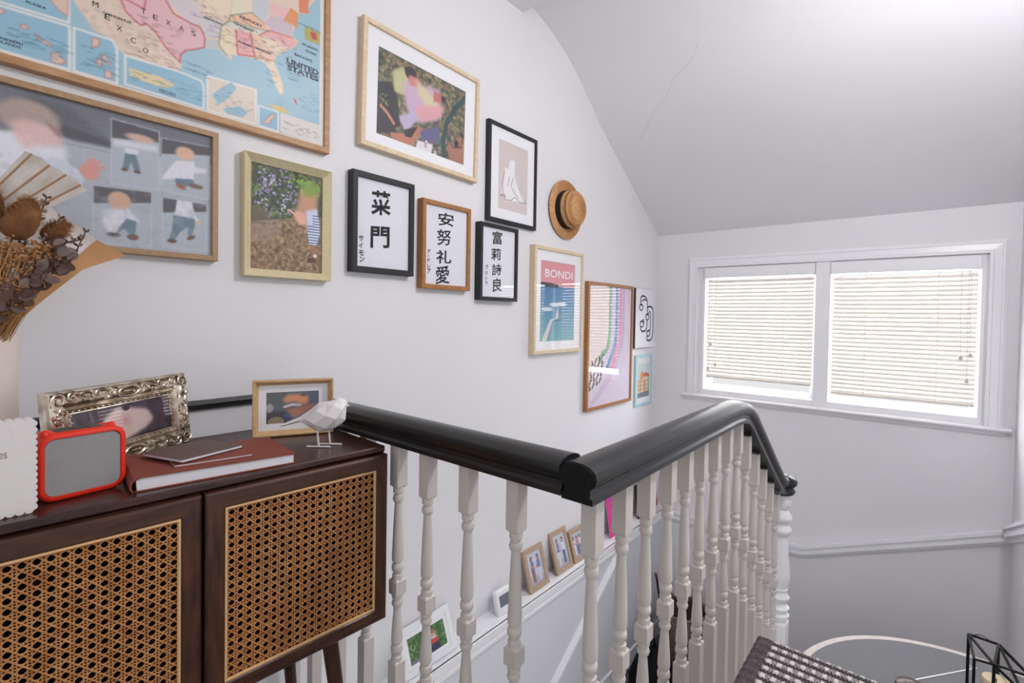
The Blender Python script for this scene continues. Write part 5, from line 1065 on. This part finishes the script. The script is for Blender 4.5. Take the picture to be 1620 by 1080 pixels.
V = np.stack([XX, YY, zz], -1).reshape(-1, 3); i, j = np.meshgrid(np.arange(nx-1), np.arange(ny-1)); a = (j*nx+i).ravel(); F = np.stack([a, a+1, a+nx+1, a+nx], -1).tolist()
vs_ = V.tolist(); per = list(range(nx))+[r_*nx+nx-1 for r_ in range(1, ny)]+[(ny-1)*nx+c for c in range(nx-2, -1, -1)]+[r_*nx for r_ in range(ny-2, 0, -1)]
n0 = len(vs_); vs_ += [(vs_[q][0]*1.008, vs_[q][1]*1.008, .385) for q in per]; F += [(per[q], n0+q, n0+(q+1) % len(per), per[(q+1) % len(per)]) for q in range(len(per))]
me = bpy.data.meshes.new('throw'); me.from_pydata(vs_, [], F); me.update()
c = colr.reshape(-1, 3)/255; l = np.where(c <= .04045, c/12.92, ((c+.055)/1.055)**2.4); full = np.ones((len(vs_), 4)); full[:n0, :3] = l; full[n0:, :3] = .04
me.color_attributes.new('ink', 'FLOAT_COLOR', 'POINT').data.foreach_set('color', full.ravel().astype(np.float32)); me.materials.append(print_mat('woven cotton', .9))
link('woven_throw', me, stl)

ln = thing('glass_lantern', 'black framed geometric glass lantern with a cream pillar candle inside', 'lantern', (1.631, -.100, 0))
LMET = mat('black lantern metal', (30, 27, 27), .45, .5, metal=.6)
def LP(s_, d_, z): return (-.08*s_-.997*d_, -.997*s_+.08*d_, z)      # s along the ridge, d across it
plan = [(0, 0, .400), (.012, .050, .369), (.045, .085, .390), (.092, .078, .347), (.104, .034, .367), (.052, 0, .400)]
TOP = [LP(*q) for q in plan]; BOT = [LP(q[0], q[1], .004) for q in plan]; ctr = LP(.05, .04, 0)
for q in range(6):
    r_ = (q+1) % 6
    MB().bar(BOT[q], TOP[q], .0055, .0055, up=(1, 0, 0)).build('post', LMET, ln)
    MB().bar(BOT[q], BOT[r_], .005, .005).build('rail', LMET, ln); MB().bar(TOP[q], TOP[r_], .0048, .0048).build('roof_bar', LMET, ln)
    off = lambda a, z: (a[0]+(ctr[0]-a[0])*.03, a[1]+(ctr[1]-a[1])*.03, z)
    MB().loft([[BOT[q], BOT[r_], off(BOT[r_], .004), off(BOT[q], .004)], [TOP[q], TOP[r_], off(TOP[r_], TOP[r_][2]), off(TOP[q], TOP[q][2])]]).build('pane', WINGLASS, ln)
for u, v in ((0, 2), (2, 4), (5, 2), (5, 3)): MB().bar(TOP[u], TOP[v], .0045, .0045).build('roof_bar', LMET, ln)
MB().prismz([(q[0], q[1]) for q in BOT], 0, .003).build('base', LMET, ln)
MB().tube([(TOP[0][0]-.005, TOP[0][1]-.022+.012*math.cos(q), .402+.007*math.sin(q)) for q in [R(20*t) for t in range(0, 10)]], .0009, 5).build('hanging_ring', LMET, ln)
cn_ = thing('pillar_candle', 'cream pillar candle standing in the glass lantern', 'candle', (1.631+ctr[0], -.100+ctr[1], .003))
MB().lathe([(.026, 0), (.027, .003), (.027, .328), (.024, .333), (.018, .329), (.004, .325), (.001, .325)], 32).build('wax', mat('cream wax', (226, 208, 172), .5, .4), cn_, smooth=40); MB().tube([(0, 0, .323), (.001, 0, .334)], .0012, 5).build('wick', INK, cn_)
bw_ = thing('wooden_bowl', 'small dark brown turned wooden bowl on the landing floor', 'bowl', (1.93, .002, 0))
MB().lathe([(.030, 0), (.040, .006), (.046, .03), (.040, .05), (.022, .06), (.001, .064)], 24).build('bowl_body', WALNUT, bw_, smooth=40)
